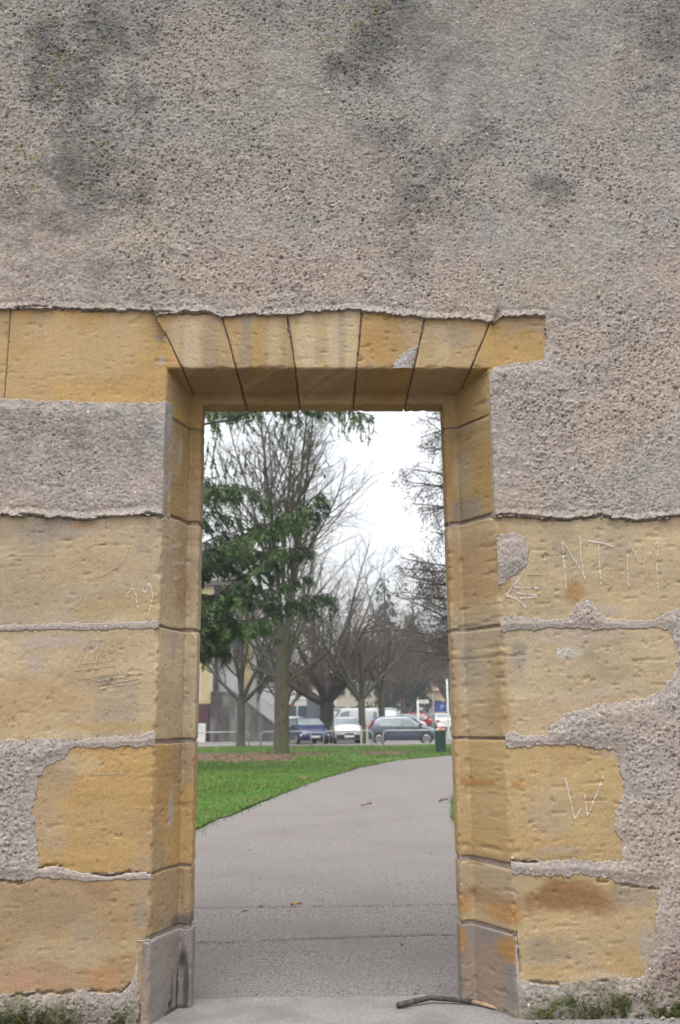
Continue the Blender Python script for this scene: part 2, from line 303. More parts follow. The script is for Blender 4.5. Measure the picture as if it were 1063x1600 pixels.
def coat_height(X, Z, rough):
    """relief of the roughcast in metres, outwards positive"""
    a = fbm(X*3.5, Z*3.5, 1, 3)-.5; b = fbm(X*16, Z*16, 2, 3)-.5
    wx = X + .02*fbm(X*6, Z*6, 70, 2); wz = Z + .02*fbm(X*6, Z*6, 71, 2)
    th = math.radians(-18); u = wx*math.cos(th) + wz*math.sin(th); v = -wx*math.sin(th) + wz*math.cos(th)
    g1 = fbm(u*34, v*62, 5, 3)-.5; g2 = vn(u*95, v*135, 6)-.5; g3 = vn(X*190, Z*190, 8)-.5
    h = .006*a + rough*(.0030*b + .0012*g1 + .0014*g2 + .0022*g3)
    dens = .50*(fbm(X*4.5, Z*4.5, 9, 3)-.5); jx = u + .005*(vn(X*150, Z*150, 77)-.5); jz = v + .005*(vn(X*150, Z*150, 78)-.5)
    p = np.maximum(pits(jx, jz, .0100, .40 + dens, .0024, .0048, 3)*.0082, pits(jx, jz, .032, .17 + dens, .0045, .0100, 5)*.0100)
    tr = fbm(u*9, v*30, 74, 3)-.5; h = h + rough*.0022*tr
    gr = sst(.80, .88, vn(X*140, Z*140, 19))*.0026 + sst(.84, .92, vn(X*62, Z*62, 20))*.0035*sst(.45, .65, fbm(X*3, Z*3, 72, 3))
    worn = .28 + .80*sst(.34, .64, fbm(X*2.6, Z*2.6, 73, 4))
    return h - rough*worn*p + rough*worn*gr

HX = .588; HTOP = 2.19        # doorway edge on the front face
def build_coat():
    s = .0035; x = np.arange(-1.34, 1.48, s); z = np.arange(-.06, 3.81, s)
    # columns snapped on the doorway edges
    for e in (-HX, HX): x[np.argmin(abs(x-e))] = e
    z[np.argmin(abs(z-HTOP))] = HTOP
    X, Z = np.meshgrid(x, z, indexing='ij'); sd = np.full(X.shape, .3); sd2 = np.full(X.shape, .3)
    for k, poly in STONE.items():
        if k == 'R2h': continue
        p = np.array(poly); m = .09
        i0, i1 = np.searchsorted(x, [p[:,0].min()-m, p[:,0].max()+m]); j0, j1 = np.searchsorted(z, [p[:,1].min()-m, p[:,1].max()+m])
        sub = (slice(i0, i1), slice(j0, j1)); d = poly_sdf(X[sub], Z[sub], poly)
        if k[0] == 'V' or k[:2] == 'LT': d = d - .0075
        if k == 'R2': d = np.maximum(d, -poly_sdf(X[sub], Z[sub], STONE['R2h']))
        sd2[sub] = np.minimum(sd2[sub], np.maximum(sd[sub], d)); sd[sub] = np.minimum(sd[sub], d)
    joint = 1-sst(.02, .05, sd2)
    sd = sd + (.016*(fbm(X*26, Z*26, 22, 4)-.5) + .009*(vn(X*120, Z*120, 23)-.5))*(1-.55*joint) + .0035
    ins = sd < 0
    near = sst(.0, .045, sd)                              # 0 beside a stone, 1 out in the field
    lip = np.zeros_like(X)
    for k in range(1, 9): lip[:, k:] += ins[:, :-k]/8.
    lip *= ((Z > 2.3) | ((Z > 1.6) & (Z < 1.72)))
    rough = 1 - .6*joint
    smooth = joint*np.where(Z > 1.7, .4, 1.)
    h = .0012 + .006*near + .012*lip + coat_height(X, Z, np.clip(rough + lip, 0, 1))*np.where(sd < .03, .8, 1.)
    h = np.maximum(h, -.004)
    h = np.where(sd < .08, np.maximum(h, .0013), h)
    h = h - .018*crack_depth(X, Z)
    # hollow at the wall foot, and a bulge of rough mortar there
    h = h + .012*(1-sst(.0, .10, Z))*(fbm(X*14, Z*14, 25, 3))
    y = np.where(ins, .022, -h)
    ragged = np.where(ins, 0, 1)
    idx = np.arange(X.size).reshape(X.shape)
    q = np.stack([idx[:-1, :-1], idx[1:, :-1], idx[1:, 1:], idx[:-1, 1:]], -1)
    xm = (X[:-1, :-1]+X[1:, :-1])/2; zm = (Z[:-1, :-1]+Z[:-1, 1:])/2
    deep = (sd < -.010); alld = deep[:-1, :-1] & deep[1:, :-1] & deep[1:, 1:] & deep[:-1, 1:]
    keep = ~((abs(xm) < HX) & (zm < HTOP)) & ~alld
    V = np.stack([X.ravel(), y.ravel(), Z.ravel()], 1); Q = q[keep]
    C = coat_color(X, Z, smooth).reshape(-1, 3)
    # return of the coat round the doorway edge, where it laps on to the splay
    ev, eq, ec = [], [], []; base = len(V)
    for e, sg in ((-HX, 1), (HX, -1)):
        i = int(np.argmin(abs(x-e))); js = [j for j in range(len(z)) if 1.60 < z[j] < 2.12]
        rows = []
        for t in range(9):
            tt = t/8.
            zz = z[js]; wob = .010*(fbm(zz*20 + t*.8, zz*0 + t*.9, 28 + (sg > 0), 3)-.5)
            lapd = .062 + .03*(fbm(zz*7, zz*0, 29 + (sg > 0), 3)-.5)
            yy = y[i, js]*(1-tt) + lapd*tt; xx = e + sg*((yy-0)*.37*tt + .006*math.sin(tt*math.pi*.8) + wob*min(1, tt*2) - (.006*sst(.8, 1, np.full(len(js), tt))))
            dd = np.array([ins[i, j] for j in js]); yy = np.where(dd, .03, yy); xx = np.where(dd, e - sg*.012, xx)
            rows.append(base + len(ev) + np.arange(len(js))); ev += list(zip(xx, yy, zz)); ec += list(coat_color(np.full(len(js), e) + tt*.06, zz, np.full(len(js), .15)))
        first = idx[i, js]; rows[0] = rows[0]
        for a, b in zip(rows[:-1], rows[1:]):
            for k in range(len(js)-1): eq.append((a[k], a[k+1], b[k+1], b[k]) if sg < 0 else (b[k], b[k+1], a[k+1], a[k]))
    V = np.vstack([V, np.array(ev)]); Q = np.vstack([Q, np.array(eq)]); C = np.vstack([C, np.array(ec)])
    used = np.zeros(len(V), bool); used[Q.ravel()] = True; rm = np.cumsum(used)-1
    o = mesh_np('render_coat', V[used], rm[Q], M_coat, wall, True, C[used])
    o['label'] = 'grey roughcast render coat with dark stains near the top'
    # coarser coat further along the wall
    for x0, x1 in ((-9., -1.34), (x[-1]-.001, 9.)):
        xs = np.linspace(x0, x1, 220); zs = np.linspace(-.06, 4.3, 130); X, Z = np.meshgrid(xs, zs, indexing='ij')
        y = -(.008 + coat_height(X, Z, np.ones_like(X))); n = np.arange(X.size).reshape(X.shape)
        q = np.stack([n[:-1, :-1], n[1:, :-1], n[1:, 1:], n[:-1, 1:]], -1).reshape(-1, 4)
        mesh_np('render_coat', np.stack([X.ravel(), y.ravel(), Z.ravel()], 1), q, M_coat, wall, True, coat_color(X, Z, X*0).reshape(-1, 3))
    xs = np.arange(-1.34, 1.481, .03); zs = np.linspace(z[-1]-.001, 4.3, 26); X, Z = np.meshgrid(xs, zs, indexing='ij')
    y = -(.008 + coat_height(X, Z, np.ones_like(X))); n = np.arange(X.size).reshape(X.shape)
    q = np.stack([n[:-1, :-1], n[1:, :-1], n[1:, 1:], n[:-1, 1:]], -1).reshape(-1, 4)
    mesh_np('render_coat', np.stack([X.ravel(), y.ravel(), Z.ravel()], 1), q, M_coat, wall, True, coat_color(X, Z, X*0).reshape(-1, 3))
build_coat()

# ---- wall core and coping
c = MB(); c.box(-9, -.62, .03, .5, -.06, 4.3).box(.62, 9, .03, .5, -.06, 4.3).box(-.62, .62, .03, .5, 2.47, 4.3)
c.build('wall_core', mat_noise('rubble core', (.30, .26, .22), (.40, .34, .28), 14, .95, .6, dist=.02), wall)

# ---- sandstone blocks
def stone_disp(X, Z, seed, wear=1.):
    d = .0022*(fbm(X*5, Z*6, 80+seed, 3)-.5) + .0008*(fbm(X*22, Z*90, 90+seed, 3)-.5)*wear + .0011*(vn(X*110, Z*210, 95+seed)-.5)
    d = d - .0022*sst(.86, .92, vn(X*30, Z*110, 99+seed))*wear - .004*sst(.90, .95, vn(X*90, Z*110, 103+seed))
    return d
def stone_color(X, Z, Y, tint, seed, spots=()):
    t = np.array(tint); S = X + Y*.8
    f = fbm(S*3.2, Z*5.5, 110+seed, 4)[..., None]-.5; b = fbm(S*9, Z*34, 120+seed, 4)[..., None]-.5
    c = t*(1 + .40*f + .26*b)
    warm = np.array([.43, .26, .11]); palec = np.array([.47, .36, .23]); gr = np.array([.33, .28, .225])
    c = c + (warm-c)*sst(.52, .74, fbm(S*4.2, Z*6.5, 130+seed, 4))[..., None]*.25
    c = c + (palec-c)*sst(.55, .75, fbm(S*5, Z*4, 140+seed, 4))[..., None]*.38
    c = c + (gr-c)*sst(.56, .76, fbm(S*6, Z*6, 150+seed, 4))[..., None]*.45
    for cx, cz, rx, rz, col, a in spots:
        r = np.sqrt(((S-cx)/rx)**2 + ((Z-cz)/rz)**2) + 1.1*(fbm(S*11, Z*11, 160+seed, 4)-.5)
        c = c + (np.array(col)-c)*(1-sst(.45, 1.15, r))[..., None]*a
    g_ = c.mean(-1, keepdims=True); return np.clip((c + (g_-c)*.07)*.73*(1 + .22*(vn(S*170, Z*190, 155+seed)[..., None]-.5)), .01, .9)
def resample(pl, ds, sm):
    p = np.array(pl, float); L = np.r_[0, np.cumsum(np.hypot(*np.diff(p, axis=0).T))]
    n = max(4, int(L[-1]/ds)); t = np.linspace(0, L[-1], n); q = np.stack([np.interp(t, L, p[:, k]) for k in (0, 1)], 1)
    arr = np.min(np.abs(t[:, None] - L[None, 1:-1]), axis=1)       # distance to the nearest arris
    for _ in range(sm): q[1:-1] = (q[:-2] + 2*q[1:-1] + q[2:])/4
    return q, arr
def sheet(P, seed, tint, spots, arr, wear, flip, ends=(1, 1), sides=(0, 0)):
    """P[i,j] surface grid; turns it into a weathered stone skin with rounded bed edges"""
    du = np.gradient(P, axis=0); dv = np.gradient(P, axis=1); N = np.cross(du, dv); N /= np.linalg.norm(N, axis=-1, keepdims=True)+1e-12
    if flip: N = -N
    S = P[..., 0] + P[..., 1]*.8; Zc = P[..., 2]
    d = stone_disp(S, Zc, seed, wear)
    chip = np.maximum(0, fbm(S*22, Zc*22, 170+seed, 4)-.52)*.05*wear*np.exp(-(arr[:, None]/.008)**2); d = d - np.minimum(chip, .0042)
    d = d - .012*crack_depth(P[..., 0], Zc)*(np.abs(P[..., 1]) < .03)
    n, m = P.shape[:2]
    def inset(k, a, b):
        e = np.full(k, 9); 
        if a: e = np.minimum(e, np.arange(k))
        if b: e = np.minimum(e, np.arange(k)[::-1])
        return np.where(e == 0, .03, np.where(e == 1, .0012, 0))
    d = d - np.maximum(inset(m, *ends)[None, :], inset(n, *sides)[:, None])
    V = P + N*d[..., None]; C = stone_color(P[..., 0], Zc, P[..., 1], tint, seed, spots)
    idx = np.arange(V.shape[0]*m).reshape(V.shape[0], m)
    q = np.stack([idx[:-1, :-1], idx[1:, :-1], idx[1:, 1:], idx[:-1, 1:]], -1).reshape(-1, 4)
    if flip: q = q[:, ::-1]
    return V.reshape(-1, 3), q, C.reshape(-1, 3)
PROF = {-1: [(-.588, 0), (-.520, .18), (-.478, .18), (-.478, .272), (-.505, .29), (-.62, .5)],
        1: [(.588, 0), (.488, .18), (.441, .18), (.441, .272), (.465, .29), (.62, .5)]}
def crisp(a, b, ds):
    return np.r_[a, a+.0012, np.linspace(a+.005, b-.005, max(4, int((b-a)/ds))), b-.0012, b]
def jamb_skin(side, z0, z1, xo, seed, tint, spots=(), wear=1., push=0., sm=1, ends=(1, 1), sides=(0, 0)):
    pl = [(xo, 0.)] + PROF[side]
    q, arr = resample(pl, .0050, sm); zs = crisp(z0, z1, .0056)
    P = np.zeros((len(q), len(zs), 3)); P[..., 0] = q[:, None, 0]; P[..., 1] = q[:, None, 1]
    w = .010*(fbm(q[:, 0]*14 + q[:, 1]*11, q[:, 0]*0 + 3, 180+seed, 3)-.5); w2 = .010*(fbm(q[:, 0]*14 + q[:, 1]*11, q[:, 0]*0 + 7, 183+seed, 3)-.5)
    t = (zs-z0)/(z1-z0); P[..., 2] = zs[None, :] + w[:, None]*(1-t)[None, :]**3 + w2[:, None]*t[None, :]**3
    if push: P[..., 0] -= side*push; P[..., 1] -= push
    return sheet(P, seed, tint, spots, arr, wear, side > 0, ends, sides)
LPROF = [(0, 2.44), (0, 2.19), (.18, 2.150), (.18, 2.113), (.272, 2.113), (.29, 2.13), (.5, 2.2)]   # (y, z) across the lintel
def lintel_skin(xl, xr, seed, tint, spots=(), wear=1., ends=(1, 1)):
    """xl, xr: joint lines ((x at z 2.41),(x at z 2.19)); joints are planes through the wall"""
    q, arr = resample(LPROF, .0050, 1)
    f = lambda j, z: j[1] + (j[0]-j[1])*(z-2.19)/.22
    u = crisp(0, abs(xr[1]-xl[1]), .0056)/abs(xr[1]-xl[1]); n = len(u); P = np.zeros((len(q), n, 3))
    zz = q[:, 1]; a = f(xl, zz); b = f(xr, zz)
    wob = .006*(fbm(zz*25 + q[:, 0]*20, zz*0, 190+seed, 3)-.5); wob2 = .006*(fbm(zz*25 + q[:, 0]*20, zz*0, 193+seed, 3)-.5)
    P[..., 0] = (a + wob)[:, None]*(1-u) + (b + wob2)[:, None]*u; P[..., 1] = q[:, None, 0]; P[..., 2] = zz[:, None]
    return sheet(P, seed, tint, spots, arr, wear, False, ends)
def join_skins(name, skins, label=None, mat=None):
    V = []; Q = []; C = []; b = 0
    for v, q, c in skins: V.append(v); Q.append(q + b); C.append(c); b += len(v)
    o = mesh_np(name, np.vstack(V), np.vstack(Q), mat or M_stone, wall, True, np.vstack(C))
    if label: o['label'] = label
    return o
def face_skin(x0, x1, z0, z1, seed, tint, spots=(), wear=1., ends=(1, 1), sides=(1, 1)):
    xs = crisp(x0, x1, .0056); zs = crisp(z0, z1, .0056); P = np.zeros((len(xs), len(zs), 3))
    P[..., 0] = xs[:, None]; P[..., 2] = zs[None, :]
    return sheet(P, seed, tint, spots, np.full(len(xs), 9.), wear, False, ends, sides)
OCH = (.50, .32, .125); TAN = (.47, .335, .175); BEI = (.51, .405, .26); GOL = (.49, .31, .12); PNK = (.42, .27, .165)
GRY = (.27, .235, .215); BRN = (.26, .14, .055); PALE = (.56, .45, .29); MOR = (.46, .37, .31); YEL = (.47, .30, .10)
# springers and voussoirs
SPL = ((-.9, 2.27, .25, .14, (.53, .40, .24), .5), (-.62, 2.31, .02, .02, GRY, .8), (-.61, 2.22, .016, .025, MOR, 1), (-.68, 2.1, .1, .03, YEL, .5))
join_skins('springer_stone', [lintel_skin((-.60, -.60), (-.641, -.535), 1, OCH, SPL, ends=(0, 1)), face_skin(-1.166, -.5985, 2.03, 2.44, 1, OCH, SPL, sides=(1, 0)),
                              jamb_skin(-1, 2.018, 2.193, -.60, 1, OCH, SPL, ends=(1, 0))], 'long ochre springer stone at the left end of the lintel')
join_skins('springer_stone', [face_skin(-1.5, -1.1675, 2.03, 2.44, 2, (.47, .33, .16))])
strk = (.56, .46, .32)
join_skins('voussoir', [lintel_skin((-.637, -.5305), (-.398, -.3385), 3, TAN, ((-.50, 2.3, .035, .2, strk, .7), (-.43, 2.32, .03, .2, GRY, .35), (-.56, 2.3, .02, .2, PALE, .4)))])
join_skins('voussoir', [lintel_skin((-.3945, -.3345), (-.156, -.1225), 4, (.44, .30, .135), ((-.30, 2.32, .03, .2, GRY, .5), (-.2, 2.3, .03, .2, PALE, .5), (-.26, 2.3, .03, .15, YEL, .4)))])
join_skins('voussoir', [lintel_skin((-.1515, -.1185), (.1225, .1020), 5, (.48, .355, .18), ((-.08, 2.3, .04, .2, PALE, .8), (.02, 2.3, .03, .2, strk, .6), (.08, 2.3, .03, .2, PALE, .6), (.05, 2.3, .015, .2, GRY, .4)))])
join_skins('voussoir', [lintel_skin((.127, .1055), (.362, .3125), 6, OCH, ((.2, 2.3, .1, .1, (.42, .24, .07), .5),), wear=1.5)])
join_skins('voussoir', [lintel_skin((.366, .3165), (.617, .5215), 7, TAN, ((.48, 2.33, .08, .05, GRY, .4), (.42, 2.28, .03, .1, PALE, .4)))])
join_skins('springer_stone', [lintel_skin((.6215, .5255), (.60, .60), 8, OCH, (), wear=1.4, ends=(1, 0)), face_skin(.5985, .83, 2.17, 2.42, 8, OCH, wear=1.4, sides=(0, 1)), jamb_skin(1, 2.018, 2.193, .60, 8, (.44, .29, .12), wear=1.3, ends=(1, 0))], 'short ochre springer stone at the right end of the lintel')
# left jamb, top to bottom
join_skins('jamb_stone', [jamb_skin(-1, 1.655, 2.008, -.60, 10, (.40, .265, .11), ((-.46, 1.90, .03, .07, MOR, .9), (-.40, 1.8, .03, .3, OCH, .5)))])
join_skins('jamb_stone', [jamb_skin(-1, 1.259, 1.645, -1.5, 11, BEI, ((-.95, 1.6, .25, .05, GRY, .5), (-.86, 1.61, .05, .02, (.40, .22, .10), .7), (-.7, 1.33, .2, .06, YEL, .4), (-.42, 1.45, .06, .2, (.40, .25, .11), .6), (-.385, 1.5, .02, .06, MOR, .7), (-1.05, 1.4, .2, .1, (.40, .3, .18), .5)))])
join_skins('jamb_stone', [jamb_skin(-1, .874, 1.249, -1.5, 12, (.51, .40, .25), ((-.95, 1.205, .14, .028, MOR, .8), (-.8, 1.19, .05, .02, MOR, .7), (-1.0, 1.13, .03, .03, MOR, .8), (-.47, 1.24, .025, .11, MOR, .95), (-1.0, 1.0, .2, .1, (.46, .28, .13), .5), (-.77, 1.07, .05, .02, GRY, .6), (-.75, .92, .25, .02, YEL, .5)))])
join_skins('jamb_stone', [jamb_skin(-1, .455, .864, -1.03, 13, GOL, ((-.46, .65, .022, .09, MOR, .9), (-.75, .6, .15, .1, (.46, .33, .16), .45), (-.85, .80, .1, .04, PALE, .4)))])
LOW = ((-.75, .40, .07, .05, (.33, .20, .11), .7), (-.88, .35, .16, .07, (.29, .22, .13), .5), (-.42, .36, .12, .1, (.40, .27, .155), .7), (-.62, .33, .02, .05, GRY, .6), (-.37, .27, .1, .035, (.12, .10, .09), .8),
       (-.71, .195, .03, .014, (.22, .10, .04), .9), (-.95, .15, .15, .05, PNK, .7), (-.72, .14, .07, .05, (.46, .24, .12), .7), (-.98, .13, .12, .03, (.46, .25, .15), .5), (-.8, .22, .25, .05, (.47, .36, .21), .6))
join_skins('jamb_stone', [jamb_skin(-1, .262, .449, -.60, 14, (.39, .27, .145), LOW), face_skin(-1.5, -.5985, .06, .449, 14, (.39, .27, .145), LOW, sides=(1, 0))])
# left plinth block, blue-grey
dkst = (.055, .045, .04)
join_skins('plinth_stone', [jamb_skin(-1, -.06, .250, -.618, 15, (.265, .232, .215), ((-.60, .1, .02, .12, (.33, .23, .17), .8), (-.62, .22, .02, .05, (.16, .15, .15), .7), (-.365, .16, .022, .05, dkst, .9), (-.385, .07, .012, .10, dkst, .8), (-.425, .06, .008, .09, dkst, .7), (-.35, .08, .012, .11, dkst, .8), (-.44, .03, .012, .012, dkst, 1), (-.40, .005, .08, .012, dkst, .8)), wear=.5, push=.006, sides=(1, 0))])
# right jamb
join_skins('jamb_stone', [jamb_skin(1, 1.650, 2.008, .60, 20, (.37, .255, .12), ((.585, 1.8, .04, .2, (.42, .26, .08), .6), (.63, 1.85, .02, .12, (.47, .36, .22), .7), (.66, 1.72, .02, .03, MOR, .6), (.63, 1.69, .03, .05, GRY, .6)), wear=1.6, sm=3)])
join_skins('jamb_stone', [jamb_skin(1, 1.253, 1.640, 1.55, 21, (.51, .40, .24), ((.85, 1.36, .05, .05, (.38, .21, .08), .8), (.98, 1.30, .07, .03, MOR, .8), (.61, 1.45, .03, .2, (.40, .24, .10), .6), (.65, 1.40, .015, .06, MOR, .8), (1.1, 1.45, .2, .1, (.42, .32, .20), .6), (1.2, 1.6, .1, .03, (.4, .3, .2), .6)), wear=1.5, sm=3)])
join_skins('jamb_stone', [jamb_skin(1, .872, 1.243, 1.3, 22, (.50, .40, .255), ((.85, 1.21, .2, .03, MOR, .6), (.585, 1.0, .03, .2, (.40, .25, .10), .6), (.9, 1.0, .15, .05, MOR, .4), (.82, 1.15, .05, .02, (.62, .6, .58), .35), (.65, 1.15, .03, .06, GRY, .6), (1.0, .98, .2, .03, YEL, .3)), wear=1.5, sm=4)])
join_skins('jamb_stone', [jamb_skin(1, .470, .861, 1.05, 23, (.49, .345, .165), ((.95, .82, .06, .03, MOR, .5), (.62, .72, .02, .015, (.42, .22, .06), .8), (.75, .51, .1, .025, (.4, .33, .24), .7), (.7, .53, .2, .02, OCH, .6), (.88, .65, .1, .1, (.43, .31, .15), .5)), wear=1.4, sm=4)])
LOW = ((.78, .36, .2, .065, (.26, .13, .05), .9), (.60, .31, .02, .03, (.45, .23, .07), .7), (.99, .37, .1, .05, (.33, .28, .22), .7), (.71, .21, .10, .04, (.27, .21, .14), .45), (.95, .16, .1, .05, (.46, .30, .13), .6),
       (.85, .125, .12, .012, PALE, .8), (1.02, .2, .03, .1, (.36, .34, .29), .7), (.72, .14, .12, .02, (.47, .31, .12), .5), (.85, .265, .2, .03, (.47, .34, .18), .6))
join_skins('jamb_stone', [jamb_skin(1, .262, .452, .60, 24, (.45, .33, .175), LOW, wear=1.2, sm=4), face_skin(.5985, 1.15, .06, .452, 24, (.45, .33, .175), LOW, wear=1.2, sides=(0, 1))])
join_skins('plinth_stone', [jamb_skin(1, -.06, .248, .598, 25, (.245, .21, .185), ((.585, .205, .018, .05, (.42, .22, .06), .9), (.61, .1, .02, .12, (.36, .24, .16), .7), (.66, .1, .03, .1, (.25, .235, .24), .7), (.70, .14, .02, .12, (.17, .16, .17), .6), (.56, .1, .02, .12, (.40, .33, .27), .6)), wear=.5, push=.004, sm=2, sides=(1, 0))])
# bedding mortar seen in the joints round the opening
for sd_ in (-1, 1):
    v, q, c = jamb_skin(sd_, -.05, 2.05, sd_*.62, 30, (.37, .30, .255), push=-.0055, sm=1); join_skins('mortar_bed', [(v, q, c)], mat=M_mortar)
v, q, c = lintel_skin((-.64, -.64), (.64, .64), 31, (.30, .245, .21)); v[:, 1] += .012; v[:, 2] += .012
join_skins('mortar_bed', [(v, q, c)], mat=M_mortar)

# ---- scratched and chalked marks on the stone faces
M_chalk = mat_noise('chalk scratch', (.42, .385, .325), (.54, .505, .445), 300, .95, 0)
M_chalkf = mat_noise('faint scratch', (.35, .28, .19), (.42, .345, .245), 300, .95, 0)
M_chalkb = mat_noise('pale blue chalk', (.46, .50, .54), (.56, .58, .60), 300, .95, 0)
def scratch(name, strokes, width, seed, mat, drop, label):
    r = np.random.RandomState(seed); V = []; Q = []
    for st in strokes:
        for (ax, az), (bx, bz) in zip(st[:-1], st[1:]):
            L = math.hypot(bx-ax, bz-az); n = max(2, int(L/.0032)); t = np.linspace(0, 1, n)
            px = ax + (bx-ax)*t + .0022*(fbm(t*L*120, t*0, seed, 2)-.5); pz = az + (bz-az)*t + .0022*(fbm(t*L*120, t*0+5, seed, 2)-.5)
            w = width*.95*(.55 + .8*r.rand(n))*(.5+fbm(t*L*30, t*0, seed+7, 2)); nx, nz = -(bz-az)/L, (bx-ax)/L
            for k in range(n-1):
                if r.rand() < drop: continue
                b = len(V); w0 = w[k]/2
                for (xx, zz) in ((px[k]-nx*w0, pz[k]-nz*w0), (px[k+1]-nx*w0, pz[k+1]-nz*w0), (px[k+1]+nx*w0, pz[k+1]+nz*w0), (px[k]+nx*w0, pz[k]+nz*w0)): V.append((xx, 0, zz))
                Q.append((b, b+1, b+2, b+3))
    V = np.array(V); V[:, 1] = -stone_disp(V[:, 0], V[:, 2], {'R2': 21, 'R3': 22, 'R4': 23, 'L2': 11, 'L3': 12, 'L4': 13}[name], {'R2': 1.5, 'R3': 1.5, 'R4': 1.4}.get(name, 1.)) - .0017
    o = mesh_np('scratched_mark', V, np.array(Q), mat, wall, False); o['label'] = label
A = SCRATCH['a']
scratch('R2', A[0:3], .0050, 201, M_chalk, .10, 'large scratched letter N'); scratch('R2', A[3:5], .0050, 211, M_chalk, .10, 'large scratched letter T'); scratch('R2', A[5:8], .0050, 212, M_chalk, .10, 'large scratched letter M')
scratch('R2', A[8:11], .0042, 202, M_chalkf, .08, 'faint scratched letter I'); scratch('R2', A[11:], .0042, 213, M_chalkf, .08, 'faint slanting scratch')
scratch('R2', SCRATCH['b'], .0056, 203, M_chalk, .10, 'scratched arrow-like scrawl')
scratch('R3', SCRATCH['c'][:4], .0034, 204, M_chalkb, .05, 'small pale blue chalk scribble')
for k, st in enumerate(SCRATCH['c'][4:]): scratch('R3', [st], .0032, 205+20*k, M_chalkf, .08, 'thin slanting scratch')
scratch('R4', SCRATCH['d'][:1], .0046, 206, M_chalk, .1, 'first half of a scratched letter W'); scratch('R4', SCRATCH['d'][1:2], .0046, 226, M_chalk, .1, 'second half of a scratched letter W')
for k, st in enumerate(SCRATCH['d'][2:]): scratch('R4', [st], .0032, 246+20*k, M_chalkf, .08, 'short scratch')
for k, st in enumerate(SCRATCH['e']): scratch('L2', [st], .0042, 207+20*k, M_chalk, .10, 'scratched zigzag stroke')
for k, st in enumerate(SCRATCH['f']): scratch('L2', [st], .0032, 208+20*k, M_chalkf, .08, 'faint scratched stroke')
scratch('L3', SCRATCH['g'], .0032, 209, M_chalkf, .08, 'crosshatched scratches')
for k, st in enumerate(SCRATCH['h']): scratch('L4', [st], .0026, 210+20*k, M_chalkf, .08, 'faint scratch')

# small handwriting chalked on the left splay, three short lines
def splay_writing():
    r = random.Random(8)
    for z0, t0, n, lab in ((1.535, .28, 6, 'upper'), (1.475, .36, 7, 'middle'), (1.425, .44, 4, 'lower')):
        t = t0; pts = []; m = MB()
        for i in range(n*4): pts.append((t + .012*(i % 4 == 1), z0 + (.014 if i % 4 in (1, 2) else -.002)*r.uniform(.6, 1.5) + .0008*i)); t += .018*r.uniform(.6, 1.3)
        for (a, za), (b, zb) in zip(pts[:-1], pts[1:]):
            P = lambda q, z: (-.588 + .068*q + .0034*.935, .18*q - .0034*.353, z); L = math.hypot((b-a)*.1924, zb-za) + 1e-9; ns, nz = -(zb-za)/L*.0016/.1924, (b-a)*.1924/L*.0016
            m.add([P(a-ns, za-nz), P(b-ns, zb-nz), P(b+ns, zb+nz), P(a+ns, za+nz)], [(0, 1, 2, 3)])
        o = m.build('scratched_mark', M_chalk, wall); o['label'] = lab + ' line of tiny chalk handwriting on the left splay'
splay_writing()

# ================================================================== GROUND
TY = [-30, 0, .3, 2, 35, 45, 60, 90, 130, 400, 1500]; TZ = [0, 0, -.012, -.03, -.53, -.6, -.55, -.28, 0, 2, 12]
def gz(y): return float(np.interp(y, TY, TZ))
def merge(name, grids, mat):
    V = []; Q = []; b = 0
    for P in grids:
        i = np.arange(P.shape[0]*P.shape[1]).reshape(P.shape[:2]) + b; Q.append(np.stack([i[:-1, :-1], i[:-1, 1:], i[1:, 1:], i[1:, :-1]], -1).reshape(-1, 4)); V.append(P.reshape(-1, 3)); b += i.size
    return tag(mesh_np(name, np.vstack(V), np.vstack(Q), mat), kind='structure')
def sheet_xy(name, xl, xr, ys, dz, mat, nx=2, kind='structure', parent=None, hf=None):
    """ground sheet between edge functions xl(y), xr(y), following the terrain"""
    ys = np.array(sorted(set(list(ys) + [t for t in TY if min(ys) < t < max(ys)]))); u = np.linspace(0, 1, nx)
    A = np.array([xl(y) for y in ys]); B = np.array([xr(y) for y in ys])
    X = A[:, None]*(1-u) + B[:, None]*u; Y = np.repeat(ys[:, None], nx, 1); Z = np.interp(Y, TY, TZ) + dz
    if hf is not None: Z = Z + hf(X, Y)
    if mat is None: return np.stack([X, Y, Z], -1)
    i = np.arange(X.size).reshape(X.shape); q = np.stack([i[:-1, :-1], i[:-1, 1:], i[1:, 1:], i[1:, :-1]], -1).reshape(-1, 4)
    o = mesh_np(name, np.stack([X.ravel(), Y.ravel(), Z.ravel()], 1), q, mat, parent)
    return tag(o, kind=kind) if kind else o
M_soil = mat_noise('packed soil', (.07, .057, .045), (.115, .095, .075), 6, .95, .5, dist=.02)
M_lawn = mat_noise('lawn turf', (.028, .085, .006), (.05, .125, .010), 3.0, .9, .5, bscale=60, dist=.02, c2=(.065, .095, .02), scale2=.7)
M_asph = mat_noise('path asphalt', (.066, .060, .057), (.232, .212, .202), 110, .92, 1., bscale=150, dist=.006, c2=(.134, .121, .116), scale2=1.2)
M_lot = mat_noise('car park asphalt', (.11, .105, .105), (.17, .16, .16), 40, .9, .3, dist=.01, c2=(.14, .13, .13), scale2=.3)
M_conc = mat_noise('threshold concrete', (.135, .128, .124), (.215, .205, .198), 90, .9, .8, bscale=200, dist=.004, c2=(.13, .12, .115), scale2=5)
sheet_xy('ground', lambda y: -400, lambda y: 400, list(np.linspace(-30, 130, 60)) + [200, 400, 1500], -.06, M_soil, 12)
